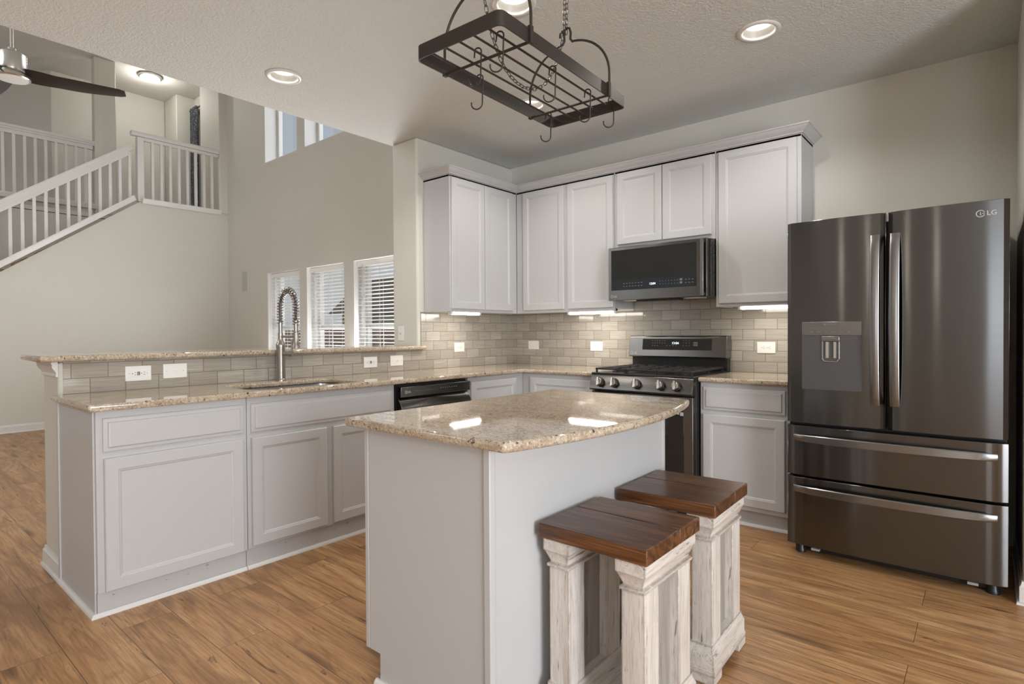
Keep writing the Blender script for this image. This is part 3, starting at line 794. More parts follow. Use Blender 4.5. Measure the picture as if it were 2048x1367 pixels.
# coil around the hose
L = [0]
for a, b in zip(path, path[1:]): L.append(L[-1] + (b - a).length)
turns = 30; coil = []; per = 10
for j in range(turns * per + 1):
    sdist = L[-1] * j / (turns * per); k = max(0, min(len(path) - 2, next((i for i in range(len(L) - 1) if L[i + 1] >= sdist), len(L) - 2)))
    f = (sdist - L[k]) / max(1e-6, L[k + 1] - L[k]); p = path[k].lerp(path[k + 1], f); d = (path[k + 1] - path[k]).normalized()
    u = Vector((0, 1, 0)); u = (u - d * u.dot(d)).normalized(); v = d.cross(u); a = 2 * PI * j / per
    coil.append(p + (u * math.cos(a) + v * math.sin(a)) * .0178)
MB().tube(coil, .0031, 6).build('spring_coil', 'nickel', t)
sx_, sy_ = bx + 2 * R_, by + .012
MB().lathe([(.013, .15), (.018, .145), (.018, .135), (.012, .13), (.012, .075), (.016, .07), (.017, .02), (.020, .0), (.026, -.018), (.027, -.026), (.020, -.028)], (sx_, sy_, 1.115 + .03), 'z', 24).build('spray_head', 'nickel', t)
MB().box(sx_ + .014, sx_ + .026, sy_ - .006, sy_ + .006, 1.135, 1.215).build('spray_trigger', 'nickel', t, bevel=.003)
MB().tube([(bx, by, 1.19), (sx_ - .005, sy_, 1.19)], .0075, 10).lathe([(.019, -.008), (.019, .008)], (sx_, sy_, 1.19), 'z', 20).build('holder_arm', 'nickel', t)
MB().tube([(bx + .02, by + .004, 1.082), (bx + .062, by + .03, 1.082)], .0125, 14).tube([(bx + .06, by + .028, 1.082), (bx + .075, by + .038, 1.082)], .017, 14).build('valve', 'nickel', t)
MB().tube([(bx + .068, by + .034, 1.08), (bx + .072, by + .036, 1.12), (bx + .074, by + .038, 1.17)], [.008, .006, .009], 10).build('lever', 'nickel', t)

# --- upper cabinets
UZ, UT, UD = 1.373, 2.445, .303
t = thing('wall_cabinet', 'white wall cabinet with two narrow doors on the left wall, next to the wall end', 'cabinet', (.15, -.7, UZ))
MB().box(.001, UD, -1.10, -.305, UZ + .04, UT).box(.001, UD, -1.12, -1.10, UZ, UT).box(UD - .02, UD, -1.10, -.305, UZ, UZ + .04).build('body', 'cab', t, bevel=.002)
door(t, '+x', -1.111, -.737, 1.395, 2.420, UD + .02); door(t, '+x', -.730, -.375, 1.395, 2.420, UD + .02)
t = thing('wall_cabinet', 'white wall cabinet with two tall doors in the corner left of the microwave', 'cabinet', (.7, -.15, UZ))
MB().box(.001, 1.286, -UD + .02, -.001, UZ + .02, UT).box(UD + .001, 1.286, -UD, -UD + .02, UZ, UT).build('body', 'cab', t, bevel=.002)
door(t, '-y', .388, .820, 1.397, 2.420, -UD - .02); door(t, '-y', .856, 1.280, 1.397, 2.420, -UD - .02)
t = thing('wall_cabinet', 'short white wall cabinet with two doors above the microwave', 'cabinet', (1.68, -.15, 1.84))
MB().box(1.289, 2.071, -UD, -.001, 1.842, UT).build('body', 'cab', t, bevel=.002)
door(t, '-y', 1.317, 1.683, 1.874, 2.420, -UD - .02); door(t, '-y', 1.689, 2.048, 1.874, 2.420, -UD - .02)
t = thing('wall_cabinet', 'white wall cabinet with one wide door, right of the microwave', 'cabinet', (2.34, -.15, UZ))
MB().box(2.094, 2.610, -UD + .02, -.001, UZ + .02, UT).box(2.074, 2.61, -UD, -UD + .02, UZ, UT).box(2.074, 2.094, -UD + .02, -.001, UZ, UT).build('body', 'cab', t, bevel=.002)
door(t, '-y', 2.096, 2.588, 1.394, 2.420, -UD - .02)
CROWN = [(0, 0), (0, .012), (.004, .016), (.012, .018), (.014, .024), (.030, .036), (.046, .050), (.050, .056), (.056, .058), (.056, .066), (-.02, .066), (-.02, 0)]
mb = MB(); mb.sweep([(.0, -1.12, 2.424), (UD, -1.12, 2.424), (UD, -UD, 2.424), (2.61, -UD, 2.424), (2.61, .0, 2.424)], CROWN)
tag(mb.build('crown_moulding', 'cab', org=(.5, -.5, 2.43), smooth=20), 'white crown moulding running along the tops of all the wall cabinets', 'moulding')
bpy.data.objects['crown_moulding']['kind'] = 'thing'

# --- under-cabinet strips
def strip(p0, p1, label, power):
    (xa, ya), (xb, yb) = p0, p1; t = thing('undercabinet_light', label, 'strip light', ((xa + xb) / 2, (ya + yb) / 2, 1.393), 'lit strips under the wall cabinets')
    z1 = 1.3925; z0 = 1.352; hx = .018
    if abs(xa - xb) < .1:
        MB().box(xa - hx, xa + hx, ya, yb, z0 + .018, z1).build('housing', 'plastic', t, bevel=.003)
        MB().box(xa - hx + .003, xa + hx - .003, ya + .02, yb - .02, z0, z0 + .018).build('lens', 'strip', t, bevel=.005)
        MB().box(xa - hx, xa + hx, ya, ya + .018, z0, z1).box(xa - hx, xa + hx, yb - .018, yb, z0, z1).build('end_cap', 'plastic', t, bevel=.002)
    else:
        MB().box(xa, xb, ya - hx, ya + hx, z0 + .018, z1).build('housing', 'plastic', t, bevel=.003)
        MB().box(xa + .02, xb - .02, ya - hx + .003, ya + hx - .003, z0, z0 + .018).build('lens', 'strip', t, bevel=.005)
        MB().box(xa, xa + .018, ya - hx, ya + hx, z0, z1).box(xb - .018, xb, ya - hx, ya + hx, z0, z1).build('end_cap', 'plastic', t, bevel=.002)
    l = bpy.data.lights.new('strip_light', 'AREA'); l.shape = 'RECTANGLE'; l.size = max(abs(xa - xb), .03); l.size_y = max(abs(ya - yb), .03); l.energy = power; l.color = (1, .95, .86)
    o = bpy.data.objects.new('strip_light', l); COL.objects.link(o); o.location = (0, 0, z0 - 1.393 - .004); o.parent = t
strip((.255, -1.08), (.255, -.735), 'lit white strip light under the left wall cabinet', 1.6)
strip((.82, -.255), (1.275, -.255), 'lit white strip light under the corner cabinet, left of the microwave', 2.0)
strip((2.21, -.255), (2.595, -.255), 'lit white strip light under the cabinet beside the refrigerator', 1.8)

# --- outlets and switches
def plate(facing, a, z, off, label, kind, name, w=.122, h=.080):
    loc = {'+x': (off, a, z), '-y': (a, off, z)}[facing]
    t = thing(name, label, 'outlet' if 'outlet' in name else ('switch' if 'switch' in name else 'wall plate'), loc)
    def bx_(u0, u1, v0, v1, d0, d1):
        m = MB()
        return m.box(off + d0, off + d1, a + u0, a + u1, z + v0, z + v1) if facing == '+x' else m.box(a + u0, a + u1, off - d1, off - d0, z + v0, z + v1)
    bx_(-w / 2, w / 2, -h / 2, h / 2, 0, .006).build('cover_plate', 'plastic', t, bevel=.0025)
    def slots(cu, hori=True):
        m = MB()
        for du, dv, a_, b_ in ((-.006, .006, .0012, .004), (.006, .006, .0012, .0035), (0, -.007, .0022, .0022)):
            if hori: du, dv, a_, b_ = dv, du, b_, a_
            u0, u1, v0, v1 = cu + du - a_, cu + du + a_, dv - b_, dv + b_
            (m.box(off + .0078, off + .0084, a + u0, a + u1, z + v0, z + v1) if facing == '+x' else m.box(a + u0, a + u1, off - .0084, off - .0078, z + v0, z + v1))
        m.build('slots', 'plastic_grey', t)
    if kind == 'duplex':
        for cu in (-.020, .020):
            m = MB(); m.lathe([(.0168, .004), (.0168, .0080)], loc if facing == '+x' else loc, 'x', 24) if facing == '+x' else m.lathe([(.0168, -.004), (.0168, -.0080)], loc, 'y', 24)
            bmesh.ops.translate(m.bm, vec=(0, cu, 0) if facing == '+x' else (cu, 0, 0), verts=m.bm.verts); m.build('receptacle', 'plastic', t)
            slots(cu)
    elif kind == 'gfci':
        bx_(-.034, .034, -.0165, .0165, .004, .0080).build('receptacle', 'plastic', t, bevel=.001)
        slots(-.021); slots(.021)
        bx_(-.006, -.001, -.010, .010, .0078, .009).build('button', 'plastic_grey', t); bx_(.001, .006, -.010, .010, .0078, .009).build('button', 'plastic_grey', t)
    elif kind == 'switch':
        bx_(-.013, .013, -.006, .006, .004, .0070).build('switch_well', 'plastic', t)
        bx_(.0, .008, -.004, .004, .006, .016).build('toggle', 'plastic', t, bevel=.001)
    m = MB()
    for u in ((-.042, .042) if kind in ('gfci', 'switch') else ((0,) if kind == 'duplex' else ())):
        if facing == '+x': m.lathe([(.003, .0055), (.0026, .0068)], (off, a + u, z), 'x', 10)
        else: m.lathe([(.003, -.0055), (.0026, -.0068)], (a + u, off, z), 'y', 10)
    if kind != 'coax': m.build('screw', 'panel_grey', t)
    else:
        MB().lathe([(.006, -.005), (.006, -.011), (.0045, -.012)], (a, off, z), 'y', 14).build('coax_jack', 'chrome', t)
        m = MB()
        for v in (-.04, .04): m.lathe([(.003, -.0055), (.0026, -.0068)], (a, off, z + v), 'y', 10)
        m.build('screw', 'panel_grey', t)
plate('+x', -3.150, 1.000, .009, 'white outlet with test buttons near the open end of the bar', 'gfci', 'wall_outlet')
plate('+x', -2.970, 1.004, .009, 'white toggle switch plate on the bar tile beside the test-button outlet', 'switch', 'light_switch')
plate('+x', -1.655, .995, .009, 'white outlet under the bar, right of the faucet', 'gfci', 'wall_outlet', w=.118)
plate('+x', -1.413, .997, .009, 'white switch plate under the bar end nearest the wall corner', 'switch', 'light_switch')
plate('+x', -.735, 1.084, .009, 'white duplex outlet on the tile below the left wall cabinet', 'duplex', 'wall_outlet')
plate('-y', .262, 1.090, -.009, 'white switch plate on the back tile near the corner', 'switch', 'light_switch')
plate('-y', .943, 1.086, -.009, 'white duplex outlet on the tile just left of the range', 'duplex', 'wall_outlet')
plate('-y', 2.318, 1.090, -.009, 'white duplex outlet on the tile between range and refrigerator', 'duplex', 'wall_outlet')
plate('-y', -.208, 1.205, -1.187, 'white cable jack plate on the wall end above the bar', 'coax', 'cable_jack_plate', w=.072, h=.118)

# ================================================================== appliances
# --- range
rx0, rx1 = 1.315, 2.073
t = thing('gas_range', 'dark stainless gas range between the base cabinets', 'range', ((rx0 + rx1) / 2, -.35, 0))
MB().box(rx0, rx1, -.655, -.03, .05, .905).build('body', 'sidegrey', t, bevel=.002)
MB().box(rx0 + .03, rx1 - .03, -.60, -.1, 0, .05).build('plinth', 'black', t)
MB().box(rx0 - .002, rx1 + .002, -.69, -.06, .905, .918).build('cooktop', 'black', t, bevel=.004)
mb = MB(); mb.prism([(-.655, .795), (-.718, .797), (-.722, .806), (-.697, .898), (-.69, .905), (-.655, .905)], 'x', rx0, rx1); mb.build('control_panel', 'blacksteel_dark', t, bevel=.002)
for kx in (1.400, 1.511, 1.683, 1.856, 1.966):
    c = Vector((kx, -.712, .852)); nrm = Vector((0, -.966, .258)); rot = nrm.to_track_quat('Z', 'Y').to_matrix().to_4x4(); rot.translation = c - t.location
    m = MB(); m.lathe([(.033, 0), (.033, .010), (.0305, .014)], (0, 0, 0), 'z', 32); kb = m.build('knob', 'knobmetal', t, mx=rot)
    m = MB(); m.lathe([(.028, .014), (.026, .032), (.023, .034)], (0, 0, 0), 'z', 32).box(-.007, .007, -.029, .029, .02, .046); m.build('knob_grip', 'nickel', kb, mx=rot, bevel=.0015)
MB().box(rx0 + .004, rx1 - .004, -.695, -.655, .215, .785).build('oven_door', 'blacksteel', t, bevel=.004)
od = t.children[-1]
MB().box(rx0 + .07, rx1 - .065, -.698, -.694, .27, .70).build('door_glass', 'glassblack', od, bevel=.001)
m = MB(); m.box(rx1 - .125, rx1 - .112, -.6995, -.698, .672, .682).box(rx1 - .108, rx1 - .094, -.6995, -.698, .67, .684).box(rx1 - .088, rx1 - .066, -.6995, -.698, .664, .686); m.build('sticker', 'mark', od)
m = MB(); m.tube([(rx0 + .06, -.745, .745), (rx1 - .06, -.745, .745)], .012, 14)
for x in (rx0 + .08, rx1 - .08): m.tube([(x, -.69, .745), (x, -.745, .745)], .009, 10)
m.build('door_handle', 'handle', od)
MB().box(rx0 + .004, rx1 - .004, -.69, -.655, .06, .205).build('drawer', 'blacksteel', t, bevel=.004)
# backguard
MB().box(rx0 + .002, rx1 - .002, -.075, -.012, .918, 1.012).build('backguard_riser', 'black', t)
mb = MB(); mb.prism([(-.012, 1.012), (-.122, 1.012), (-.126, 1.018), (-.104, 1.168), (-.096, 1.175), (-.012, 1.175)], 'x', rx0 - .006, rx1 + .006); bg = mb.build('backguard', 'blacksteel', t, bevel=.003)
sl = lambda z: -.126 + (z - 1.018) * (.022 / .15)
mb = MB(); za, zz = 1.068, 1.152
mb.prism([(sl(za) - .0015, za), (sl(zz) - .0015, zz), (sl(zz) + .01, zz), (sl(za) + .01, za)], 'x', rx0 + .11, rx1 - .10); dg = mb.build('display', 'glassblack', bg)
text('12:04', .026, 'clock', 'digit', dg, (1.665, sl(1.118) - .0022, 1.110), '-y', .0003)
m = MB()
for r, z in enumerate((1.135, 1.118, 1.098)):
    for i in range(6):
        x = 1.505 + i * .02
        if r == 2 and i > 2: continue
        m.box(x, x + .009, sl(z) - .0024, sl(z) - .0012, z, z + .004)
    for i in range(3): x = 1.755 + i * .022; m.box(x, x + .006, sl(z) - .0024, sl(z) - .0012, z, z + .005)
for i in range(4): m.box(1.62 + i * .025, 1.632 + i * .025, sl(1.098) - .0024, sl(1.098) - .0012, 1.098, 1.102)
m.box(1.835, 1.868, sl(1.12) - .0024, sl(1.12) - .0012, 1.115, 1.128).box(1.835, 1.868, sl(1.105) - .0024, sl(1.105) - .0012, 1.098, 1.111)
m.build('display_marks', 'mark_dim', dg)
badge(bg, (rx0 + .022, sl(1.045) - .001, 1.043), .022, '-y')
# grates + burners
for gx0, gx1 in ((rx0 + .02, rx0 + .262), (rx0 + .266, rx1 - .266), (rx1 - .262, rx1 - .02)):
    m = MB(); z0, z1 = .938, .950
    for y in (-.665, -.515, -.38, -.24, -.10): m.box(gx0, gx1, y - .006, y + .006, z0, z1)
    for x in (gx0 + .006, (gx0 + gx1) / 2, gx1 - .006): m.box(x - .006, x + .006, -.665, -.10, z0, z1)
    for x in (gx0 + .006, gx1 - .006):
        for y in (-.66, -.38, -.105): m.box(x - .006, x + .006, y - .006, y + .006, .917, z0)
    for y in (-.59, -.45, -.31, -.17):
        m.box(gx0, gx0 + .07, y - .004, y + .004, z0, z1 - .002).box(gx1 - .07, gx1, y - .004, y + .004, z0, z1 - .002)
    m.build('grate', 'iron', t, bevel=.002)
for x, y in ((rx0 + .14, -.53), (rx0 + .14, -.22), (rx1 - .14, -.53), (rx1 - .14, -.22), ((rx0 + rx1) / 2, -.37)):
    MB().lathe([(.055, 0), (.055, .008), (.042, .010), (.042, .018), (.036, .020)], (x, y, .917), 'z', 28).build('burner', 'iron', t)

# --- microwave
mx0, mx1, my, mz0, mz1 = 1.300, 2.072, -.42, 1.442, 1.838
t = thing('microwave', 'dark stainless microwave mounted over the range', 'microwave', ((mx0 + mx1) / 2, -.2, mz0))
MB().box(mx0 + .006, mx1 - .002, my + .045, -.001, mz0 + .006, mz1).build('body', 'blacksteel_dark', t, bevel=.002)
MB().box(mx0, mx1 - .014, my, my + .042, mz0, mz1).build('door', 'blacksteel', t, bevel=.004)
d = t.children[-1]
MB().box(mx0 + .024, mx1 - .088, my - .0015, my + .01, mz0 + .075, mz1 - .022).build('door_glass', 'glassblack', d, bevel=.001); g = d.children[-1]
MB().box(mx1 - .052, mx1 - .030, my - .034, my - .016, mz0 + .005, mz1 - .004).box(mx1 - .048, mx1 - .034, my - .02, my, mz0 + .01, mz0 + .03).box(mx1 - .048, mx1 - .034, my - .02, my, mz1 - .03, mz1 - .01).build('handle', 'handle', d, bevel=.003)
badge(d, (mx0 + .030, my - .001, mz0 + .030), .020, '-y')
text('12:04', .022, 'clock', 'digit', g, (mx0 + .335, my - .002, mz0 + .103), '-y', .0003)
m = MB()
for r, z in enumerate((.122, .100)):
    for i in range(7): m.box(mx0 + .125 + i * .024, mx0 + .137 + i * .024, my - .0025, my - .0012, mz0 + z, mz0 + z + .004)
    for i in range(7): m.box(mx0 + .415 + i * .022, mx0 + .420 + i * .022, my - .0025, my - .0012, mz0 + z, mz0 + z + .005)
    m.box(mx0 + .565, mx0 + .583, my - .0025, my - .0012, mz0 + z - .002, mz0 + z + .012)
    for i in range(3): m.box(mx0 + .602 + i * .024, mx0 + .614 + i * .024, my - .0025, my - .0012, mz0 + z, mz0 + z + .004)
m.build('display_marks', 'mark_dim', g)
MB().box(mx0 + .20, mx1 - .24, my + .06, my + .13, mz0 - .010, mz0 + .008).build('vent_filter', 'black', t)
for xa in (mx0 + .09, mx1 - .20): MB().box(xa, xa + .12, my + .07, my + .16, mz0 - .002, mz0 + .008).build('lamp_cover', 'plastic', t)

# --- dishwasher
dy0, dy1 = -1.905, -1.253
t = thing('dishwasher', 'dark stainless dishwasher under the countertop beside the sink cabinet', 'dishwasher', (.3, -1.58, 0))
MB().box(.05, .60, dy0 + .004, dy1 - .004, .02, .875).build('tub', 'black', t)
MB().box(.60, .645, dy0 + .02, dy1 - .002, .795, .862).build('control_panel', 'blacksteel', t, bevel=.004); cp = t.children[-1]
badge(cp, (.6455, dy0 + .062, .828), .018, '+x', 'mark')
m = MB()
for i in range(8): m.box(.645, .6458, dy0 + .13 + i * .021, dy0 + .142 + i * .021, .829, .832)
for i in range(8): m.box(.645, .6458, dy0 + .36 + i * .021, dy0 + .367 + i * .021, .831, .837)
m.build('display_marks', 'mark_dim', cp)
mb = MB(); mb.prism([(.60, .70), (.648, .70), (.652, .715), (.652, .735), (.615, .79), (.60, .79)], 'y', dy0 + .02, dy1 - .002); mb.build('pocket_handle', 'blacksteel', t, bevel=.003)
MB().box(.60, .632, dy0 + .02, dy1 - .002, .11, .698).build('door', 'blacksteel', t, bevel=.004)
MB().box(.10, .56, dy0 + .01, dy1 - .01, 0, .10).build('kick_plate', 'black', t)

# --- refrigerator
FX0, FX1, FY = 2.672, 3.578, -.895
t = thing('refrigerator', 'tall dark stainless french door refrigerator with two bottom drawers', 'refrigerator', (3.125, -.45, 0))
MB().box(FX0 + .006, FX1 - .004, -.80, -.03, .06, 1.752).build('case', 'sidegrey', t, bevel=.004)
def bowed(x0, x1, z0, z1, name, par, mat='fridgesteel'):
    n = 22; pts = [(x0, FY + .085), (x0, FY + .022)]
    r = .016; bow = .010
    for i in range(n + 1):
        u = i / n; x = x0 + (x1 - x0) * u; y = FY + bow * (2 * u - 1) ** 2
        e = min(u, 1 - u) * (x1 - x0)
        if e < r: y += r - math.sqrt(max(0, r * r - (r - e) ** 2))
        pts.append((x, y))
    pts += [(x1, FY + .022), (x1, FY + .085)]
    q = []
    for p in pts:
        if not q or (Vector(p) - Vector(q[-1])).length > 1e-4: q.append(p)
    return MB().prism(q, 'z', z0, z1).build(name, mat, par, bevel=.003, smooth=30)
dl = bowed(FX0, 3.119, .717, 1.782, 'door', t); dr = bowed(3.130, FX1, .717, 1.782, 'door', t)
d1 = bowed(FX0, FX1, .437, .700, 'drawer', t); d2 = bowed(FX0, FX1, .062, .424, 'drawer', t)
def vhandle(par, xa, xb):
    m = MB(); n = 16; rows = []
    for i in range(n + 1):
        u = i / n; z = .835 + .84 * u; out = FY - .008 - .042 * math.sin(PI * u) ** .6
        rows.append([m.bm.verts.new(p) for p in ((xa, out + .016, z), (xa, out + .003, z), (xa + .005, out, z), (xb - .005, out, z), (xb, out + .003, z), (xb, out + .016, z))])
    for A, B in zip(rows, rows[1:]):
        for k in range(6): m.bm.faces.new((A[k], A[(k + 1) % 6], B[(k + 1) % 6], B[k]))
    m.bm.faces.new(rows[0][::-1]); m.bm.faces.new(rows[-1]); m.build('handle', 'handle', par)
vhandle(dl, 3.058, 3.098); vhandle(dr, 3.140, 3.180)
def hhandle(par, zc):
    m = MB(); n = 24; rows = []
    for i in range(n + 1):
        u = i / n; x = 2.708 + .832 * u; out = FY - .004 - .046 * math.sin(PI * u) ** .55; hw = .020 - .004 * abs(2 * u - 1) ** 4
        rows.append([m.bm.verts.new(p) for p in ((x, out + .018, zc - hw), (x, out + .003, zc - hw), (x, out, zc - hw + .004), (x, out, zc + hw - .004), (x, out + .003, zc + hw), (x, out + .018, zc + hw))])
    for A, B in zip(rows, rows[1:]):
        for k in range(6): m.bm.faces.new((A[k], A[(k + 1) % 6], B[(k + 1) % 6], B[k]))
    m.bm.faces.new(rows[0][::-1]); m.bm.faces.new(rows[-1]); m.build('handle', 'handle', par)
hhandle(d1, .638); hhandle(d2, .366)
# dispenser
yF = FY - .001
MB().box(2.748, 3.022, FY - .002, FY + .02, 1.180, 1.252).build('dispenser_panel', 'handle', dl, bevel=.002)
MB().box(2.748, 3.022, FY - .0008, FY + .02, .898, 1.180).build('dispenser_recess', 'dispenser', dl, bevel=.001)
m = MB(); m.box(2.842, 2.925, FY - .012, FY, 1.150, 1.178); m.build('dispenser_spout', 'handle', dl, bevel=.003)
m = MB(); m.tube([(2.846, FY - .006, 1.150), (2.846, FY - .006, 1.060), (2.856, FY - .006, 1.047), (2.912, FY - .006, 1.047), (2.922, FY - .006, 1.060), (2.922, FY - .006, 1.150)], .0025, 8)
m.box(2.862, 2.876, FY - .010, FY - .002, 1.065, 1.148).box(2.898, 2.910, FY - .010, FY - .002, 1.065, 1.148); m.build('paddle', 'chrome', dl)
m = MB()
m.box(2.852, 2.862, FY - .003, FY - .0018, 1.234, 1.243)
for i in range(9): m.box(2.868 + i * .0048, 2.8715 + i * .0048, FY - .003, FY - .0018, 1.236, 1.241)
for x, w_ in ((2.790, .012), (2.818, .020), (2.858, .010), (2.886, .022), (2.928, .008), (2.962, .010)): m.box(x, x + w_, FY - .003, FY - .0018, 1.199, 1.202)
m.build('display_marks', 'mark_dim', dl)
m = MB()
for i in range(8): m.box(2.852 + i * .007, 2.857 + i * .007, FY - .0132, FY - .012, 1.164, 1.168)
m.build('spout_marks', 'mark_dim', dl)
badge(dr, (3.478, FY + .0035, 1.725), .028, '-y', 'mark')
for xa in (FX0 + .01, FX1 - .09): MB().box(xa, xa + .08, FY + .03, -.76, 1.752, 1.776).build('hinge_cover', 'black', t, bevel=.004)
MB().box(FX0 + .02, FX1 - .02, -.785, -.74, .008, .062).build('toe_grille', 'black', t)
for xa in (2.722, 3.527):
    MB().lathe([(.026, 0), (.026, .012), (.022, .02), (.018, .058)], (xa, -.80, 0), 'z', 20).build('foot', 'black', t)
for xa in (2.775, 3.435): MB().box(xa, xa + .04, -.815, -.79, .020, .032).build('leg_lever', 'panel_grey', t)

# ================================================================== island
t = thing('kitchen_island', 'white kitchen island with plain panel sides', 'island', (2.12, -2.43, 0))
ix0, ix1, iy0, iy1 = 1.828, 2.420, -3.005, -1.868
MB().box(ix0 + .002, ix1 - .006, iy0 + .006, iy1 - .006, .105, .884).box(ix0 + .075, ix1 - .006, iy0 + .006, iy1 - .006, 0, .105).build('body', 'cab', t)
mb = MB(); mb.prism([(ix0 + .022, .105), (ix0 + .078, .105), (ix0 + .078, 0), (ix1 - .006, 0), (ix1 - .006, .884), (ix0 + .022, .884)], 'y', iy0, iy0 + .006); mb.build('end_panel', 'cab', t, bevel=.001)
MB().box(ix0, ix0 + .020, iy0 - .001, iy0 + .02, .105, .884).build('corner_stile', 'cab', t, bevel=.002)
MB().box(ix1 - .006, ix1, iy0 + .02, iy1 - .0, .0, .884).build('back_panel', 'cab', t, bevel=.001)
MB().box(ix1 - .022, ix1 + .004, iy0 - .005, iy0 + .02, .0, .884).build('corner_post', 'cab', t, bevel=.003)
MB().box(ix1 - .004, ix1 + .003, iy1 - .02, iy1 + .002, 0, .884).build('corner_strip', 'cab', t, bevel=.002)
shoe(t, [(ix0 + .062, iy0, 0), (ix1 + .004, iy0 - .002, 0)], 1)
shoe(t, [(ix1 + .001, iy0, 0), (ix1 + .001, iy1, 0)], 1)
door(t, '-x', -2.98, -2.45, .13, .85, ix0 - .02); door(t, '-x', -2.42, -1.89, .13, .85, ix0 - .02)
pts = [(1.785, -3.060), (2.525, -3.066)]
for i in range(1, 24):
    u = i / 24; pts.append((2.525 + (2.515 - 2.525) * u + .098 * math.sin(PI * u) ** .85, -3.066 + (-1.822 + 3.066) * u))
pts += [(2.515, -1.822), (1.785, -1.818)]
mb = MB(); mb.slab(pts, .884, .914)
tag(mb.build('island_countertop', 'granite', org=(2.15, -2.43, .9), bevel=.011, seg=4), 'polished granite island top with one bowed side', 'countertop')

# ================================================================== stools
def make_stool():
    t = thing('bar_stool', '', 'stool', (0, 0, 0), 'rustic wooden stools at the island')
    s = .182
    for ya, yb in ((-s, .030), (.032, s)):
        MB().box(-s, s, ya, yb, .575, .620).build('seat_plank', 'seat', t, org=(0, 0, 0), bevel=.004, seg=3)
    for sx in (-1, 1):
        xo, xi = sx * .172, sx * .078      # outer / inner faces of the side frame
        a, b = min(xo, xi), max(xo, xi); lo, hi = (a + .012, b - .012)
        def cap_prof(z, top=True):
            return z
        # capital: block with a sloped cove under it, running front to back
        m = MB(); hy = .172
        R = lambda e, z: [m.bm.verts.new(p) for p in ((a + e, -hy + e, z), (b - e, -hy + e, z), (b - e, hy - e, z), (a + e, hy - e, z))]
        rs = [R(0, .575), R(0, .537), R(.004, .533), R(.016, .503), R(.016, .497), R(.008, .495), R(.008, .486)]
        for A, B in zip(rs, rs[1:]):
            for k in range(4): m.bm.faces.new((A[k], A[(k + 1) % 4], B[(k + 1) % 4], B[k]))
        m.bm.faces.new(rs[0]); m.bm.faces.new(rs[-1][::-1]); m.build('capital', 'weather_h', t, org=(0, 0, 0), bevel=.0015)
        # base: flare, block, bracket feet
        m = MB()
        rs = [R(.008, .128), R(.008, .118), R(.001, .100), R(-.001, .096), R(-.001, .050), R(-.004, .046), R(-.004, .030)]
        for A, B in zip(rs, rs[1:]):
            for k in range(4): m.bm.faces.new((A[k], A[(k + 1) % 4], B[(k + 1) % 4], B[k]))
        m.bm.faces.new(rs[0]); m.bm.faces.new(rs[-1][::-1]); m.build('base_beam', 'weather_h', t, org=(0, 0, 0), bevel=.0015)
        for sy in (-1, 1):
            ya, yb = sorted((sy * (hy + .004), sy * (hy - .075)))
            MB().box(a - .004, b + .004, ya, yb, 0, .032).build('foot', 'weather_h', t, org=(0, 0, 0), bevel=.003)
            ya, yb = sorted((sy * (hy - .018), sy * (hy - .104)))
            MB().box(a + .010, b - .010, ya, yb, .118, .49).build('leg', 'weather_v', t, org=(0, 0, 0), bevel=.003)
        MB().box(sx * .125 - .008, sx * .125 + .008, -.095, .095, .118, .49).build('inset_board', 'weather_dark', t, org=(0, 0, 0), bevel=.001)
    MB().box(-.085, .085, -.155, .155, .055, .085).build('bottom_shelf', 'weather_h', t, org=(0, 0, 0), bevel=.002)
    return t
st = make_stool()
st['label'] = 'rustic wooden stool nearest the camera, with dark plank seat and distressed white legs'
st.location = (2.626, -2.628, 0)
st2 = copy_tree(st); st2['label'] = 'rustic wooden stool nearest the range, its dark seat partly behind the other stool'
st2.location = (2.618, -2.127, 0); st2.rotation_euler = (0, 0, math.radians(1.5))
st2['category'] = 'stool'

# ================================================================== pot rack
RC = Vector((2.197, -2.516, 2.12)); RA = math.radians(2.1)
def rl(u, v, z): return Vector((RC.x + u * math.cos(RA) - v * math.sin(RA), RC.y + u * math.sin(RA) + v * math.cos(RA), RC.z + z))
RW, RL = .1835, .407
t = thing('pot_rack', 'dark iron pot rack hanging on chains over the island', 'pot rack', RC)
out = rrect(-RW, RW, -RL, RL, .022, 4); inn = rrect(-RW + .004, RW - .004, -RL + .004, RL - .004, .019, 4); m = MB()
def ringv(pts, z): return [m.bm.verts.new(rl(u, v, z)) for u, v in pts]
r1, r2, r3_, r4 = ringv(out, 0), ringv(out, .047), ringv(inn, .047), ringv(inn, 0); n = len(out)
for A, B in ((r1, r2), (r2, r3_), (r3_, r4), (r4, r1)):
    for k in range(n): m.bm.faces.new((A[k], A[(k + 1) % n], B[(k + 1) % n], B[k]))
m.build('frame_band', 'rackmetal', t, smooth=40)
for i in range(5):
    u = -RW + 2 * RW * (i + 1) / 6
    MB().tube([rl(u, -RL + .002, .012), rl(u, RL - .002, .012)], .0038, 8).build('grid_rod', 'rackmetal', t)
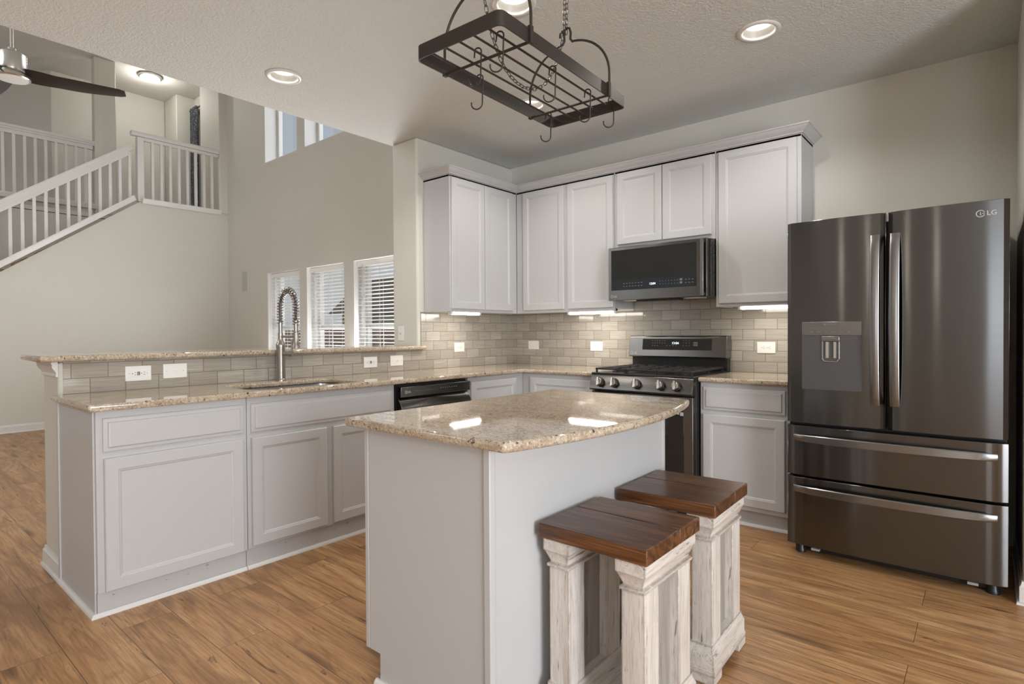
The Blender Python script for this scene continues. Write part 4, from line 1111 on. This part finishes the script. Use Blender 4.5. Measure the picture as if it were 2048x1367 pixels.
for v in (-.262, .255):
    MB().tube([rl(-RW, v, .004), rl(RW, v, .004)], .005, 8).build('crossbar', 'rackmetal', t)
    pts = [rl(-RW - .006, v, .0), rl(-RW - .006, v, .06)]
    zs, top = .09, .265
    for i in range(0, 13):
        a = PI - (PI / 2 - .16) * i / 12; pts.append(rl((RW + .006) * math.cos(a), v, zs + (top - zs) * math.sin(a)))
    pts += [rl(-.022, v, .262), rl(-.014, v, .275), rl(-.016, v, .300), rl(-.026, v, .318), rl(-.034, v, .312), rl(-.036, v, .295)]
    MB().tube(pts, .0048, 8).build('arch', 'rackmetal', t)
    pts = [rl(RW + .006, v, .0), rl(RW + .006, v, .06)]
    for i in range(0, 13):
        a = (PI / 2 - .16) * i / 12; pts.append(rl((RW + .006) * math.cos(a), v, zs + (top - zs) * math.sin(a)))
    pts += [rl(.024, v, .262), rl(.014, v, .275), rl(.016, v, .300), rl(.010, v, .320), rl(-.004, v, .325), rl(-.014, v, .316), rl(-.012, v, .300)]
    MB().tube(pts, .0048, 8).build('arch', 'rackmetal', t)
    for sgn in (-1, 1): MB().box(-.006, .006, -.008, .008, 0, .055).build('foot_clip', 'rackmetal', t, mx=Matrix.Translation(rl(sgn * (RW + .004), v, -.002) - RC))
def chain(pts, parent, name='chain'):
    m = MB(); P = [Vector(p) for p in pts]; L = [0]
    for a, b in zip(P, P[1:]): L.append(L[-1] + (b - a).length)
    step = .0205; n = int(L[-1] / step)
    for j in range(n):
        s = (j + .5) * step; k = next(i for i in range(len(L) - 1) if L[i + 1] >= s or i == len(L) - 2)
        p = P[k].lerp(P[k + 1], (s - L[k]) / (L[k + 1] - L[k])); d = (P[k + 1] - P[k]).normalized()
        u, v = m.frame(p, d); side = u if j % 2 else v
        lk = []
        for q in range(12):
            a = 2 * PI * q / 12; lk.append(p + d * (.0085 * math.cos(a) + (.0045 if math.cos(a) > .1 else (-.0045 if math.cos(a) < -.1 else 0))) + side * (.0062 * math.sin(a)))
        m.tube(lk, .0014, 5, closed=True)
    return m.build(name, 'rackmetal', parent)
for v in (-.262, .255):
    chain([rl(-.006, v, .30), rl(.005, v, H - RC.z - .01)], t); chain([rl(-.016, v, .30), rl(-.010, v, H - RC.z - .01)], t)
    hk = MB(); hk.lathe([(.03, 0), (.03, -.006), (.012, -.012)], rl(0, v, H - RC.z), 'z', 20); hk.build('ceiling_plate', 'rackmetal', t)
sw = []
for i in range(25):
    u = i / 24; q = (math.cosh(3.0 * (2 * u - 1)) - 1) / (math.cosh(3.0) - 1)
    sw.append(rl(-.02 - .02 * math.sin(PI * u), -.262 + (.255 + .262) * u, .012 + .29 * q))
chain(sw, t, 'slack_chain')
def hook(p, ang, label, tilt=0):
    """S hook hanging on a rod or bar at point p (top of the bar)"""
    t = thing('pot_hook', label, 'hook', p, 'small iron hooks on the pot rack')
    d = Vector((math.cos(ang), math.sin(ang), 0)); Z = Vector((0, 0, 1)); pts = []
    for i in range(9):
        a = math.radians(-20 + 200 * i / 8); pts.append(Vector(p) + d * (.012 * math.cos(PI - a)) + Z * (.012 * math.sin(a) - .003))
    pts = [Vector(p) - d * .013 - Z * .022] + pts
    x = .012
    pts.append(Vector(p) + d * (.010) - Z * .05)
    c = Vector(p) + d * (-.012) - Z * .095
    for i in range(11):
        a = math.radians(0 - 195 * i / 10); pts.append(c + d * (.021 * math.cos(a)) + Z * (.021 * math.sin(a)))
    MB().tube(pts, .0026, 7).build('hook_wire', 'rackmetal', t)
    return t
us = [-RW + 2 * RW * (i + 1) / 6 for i in range(5)]
hook(rl(us[4], -.335, .018), 0.45, 'iron hook on the rack rod under the near end, beside the slack chain')
hook(rl(us[2], -.300, .018), 0.4, 'iron hook on the middle rod of the rack, by the near crossbar')
hook(rl(us[0], -.150, .018), .45, 'iron hook hanging below the long side bar, halfway along the rack')
hook(rl(us[4], -.040, .018), 0.4, 'iron hook on the rack rod beside the low bend of the slack chain')
hook(rl(us[4], .205, .018), 0.4, 'iron hook on the rack rod beside the far crossbar')
hook(rl(us[0], .295, .016), .65, 'iron hook hanging below the far left corner of the rack')
hook(rl(us[4] + .0, .398, .050), .65, 'iron hook hanging below the far end bar of the rack, on the refrigerator side')
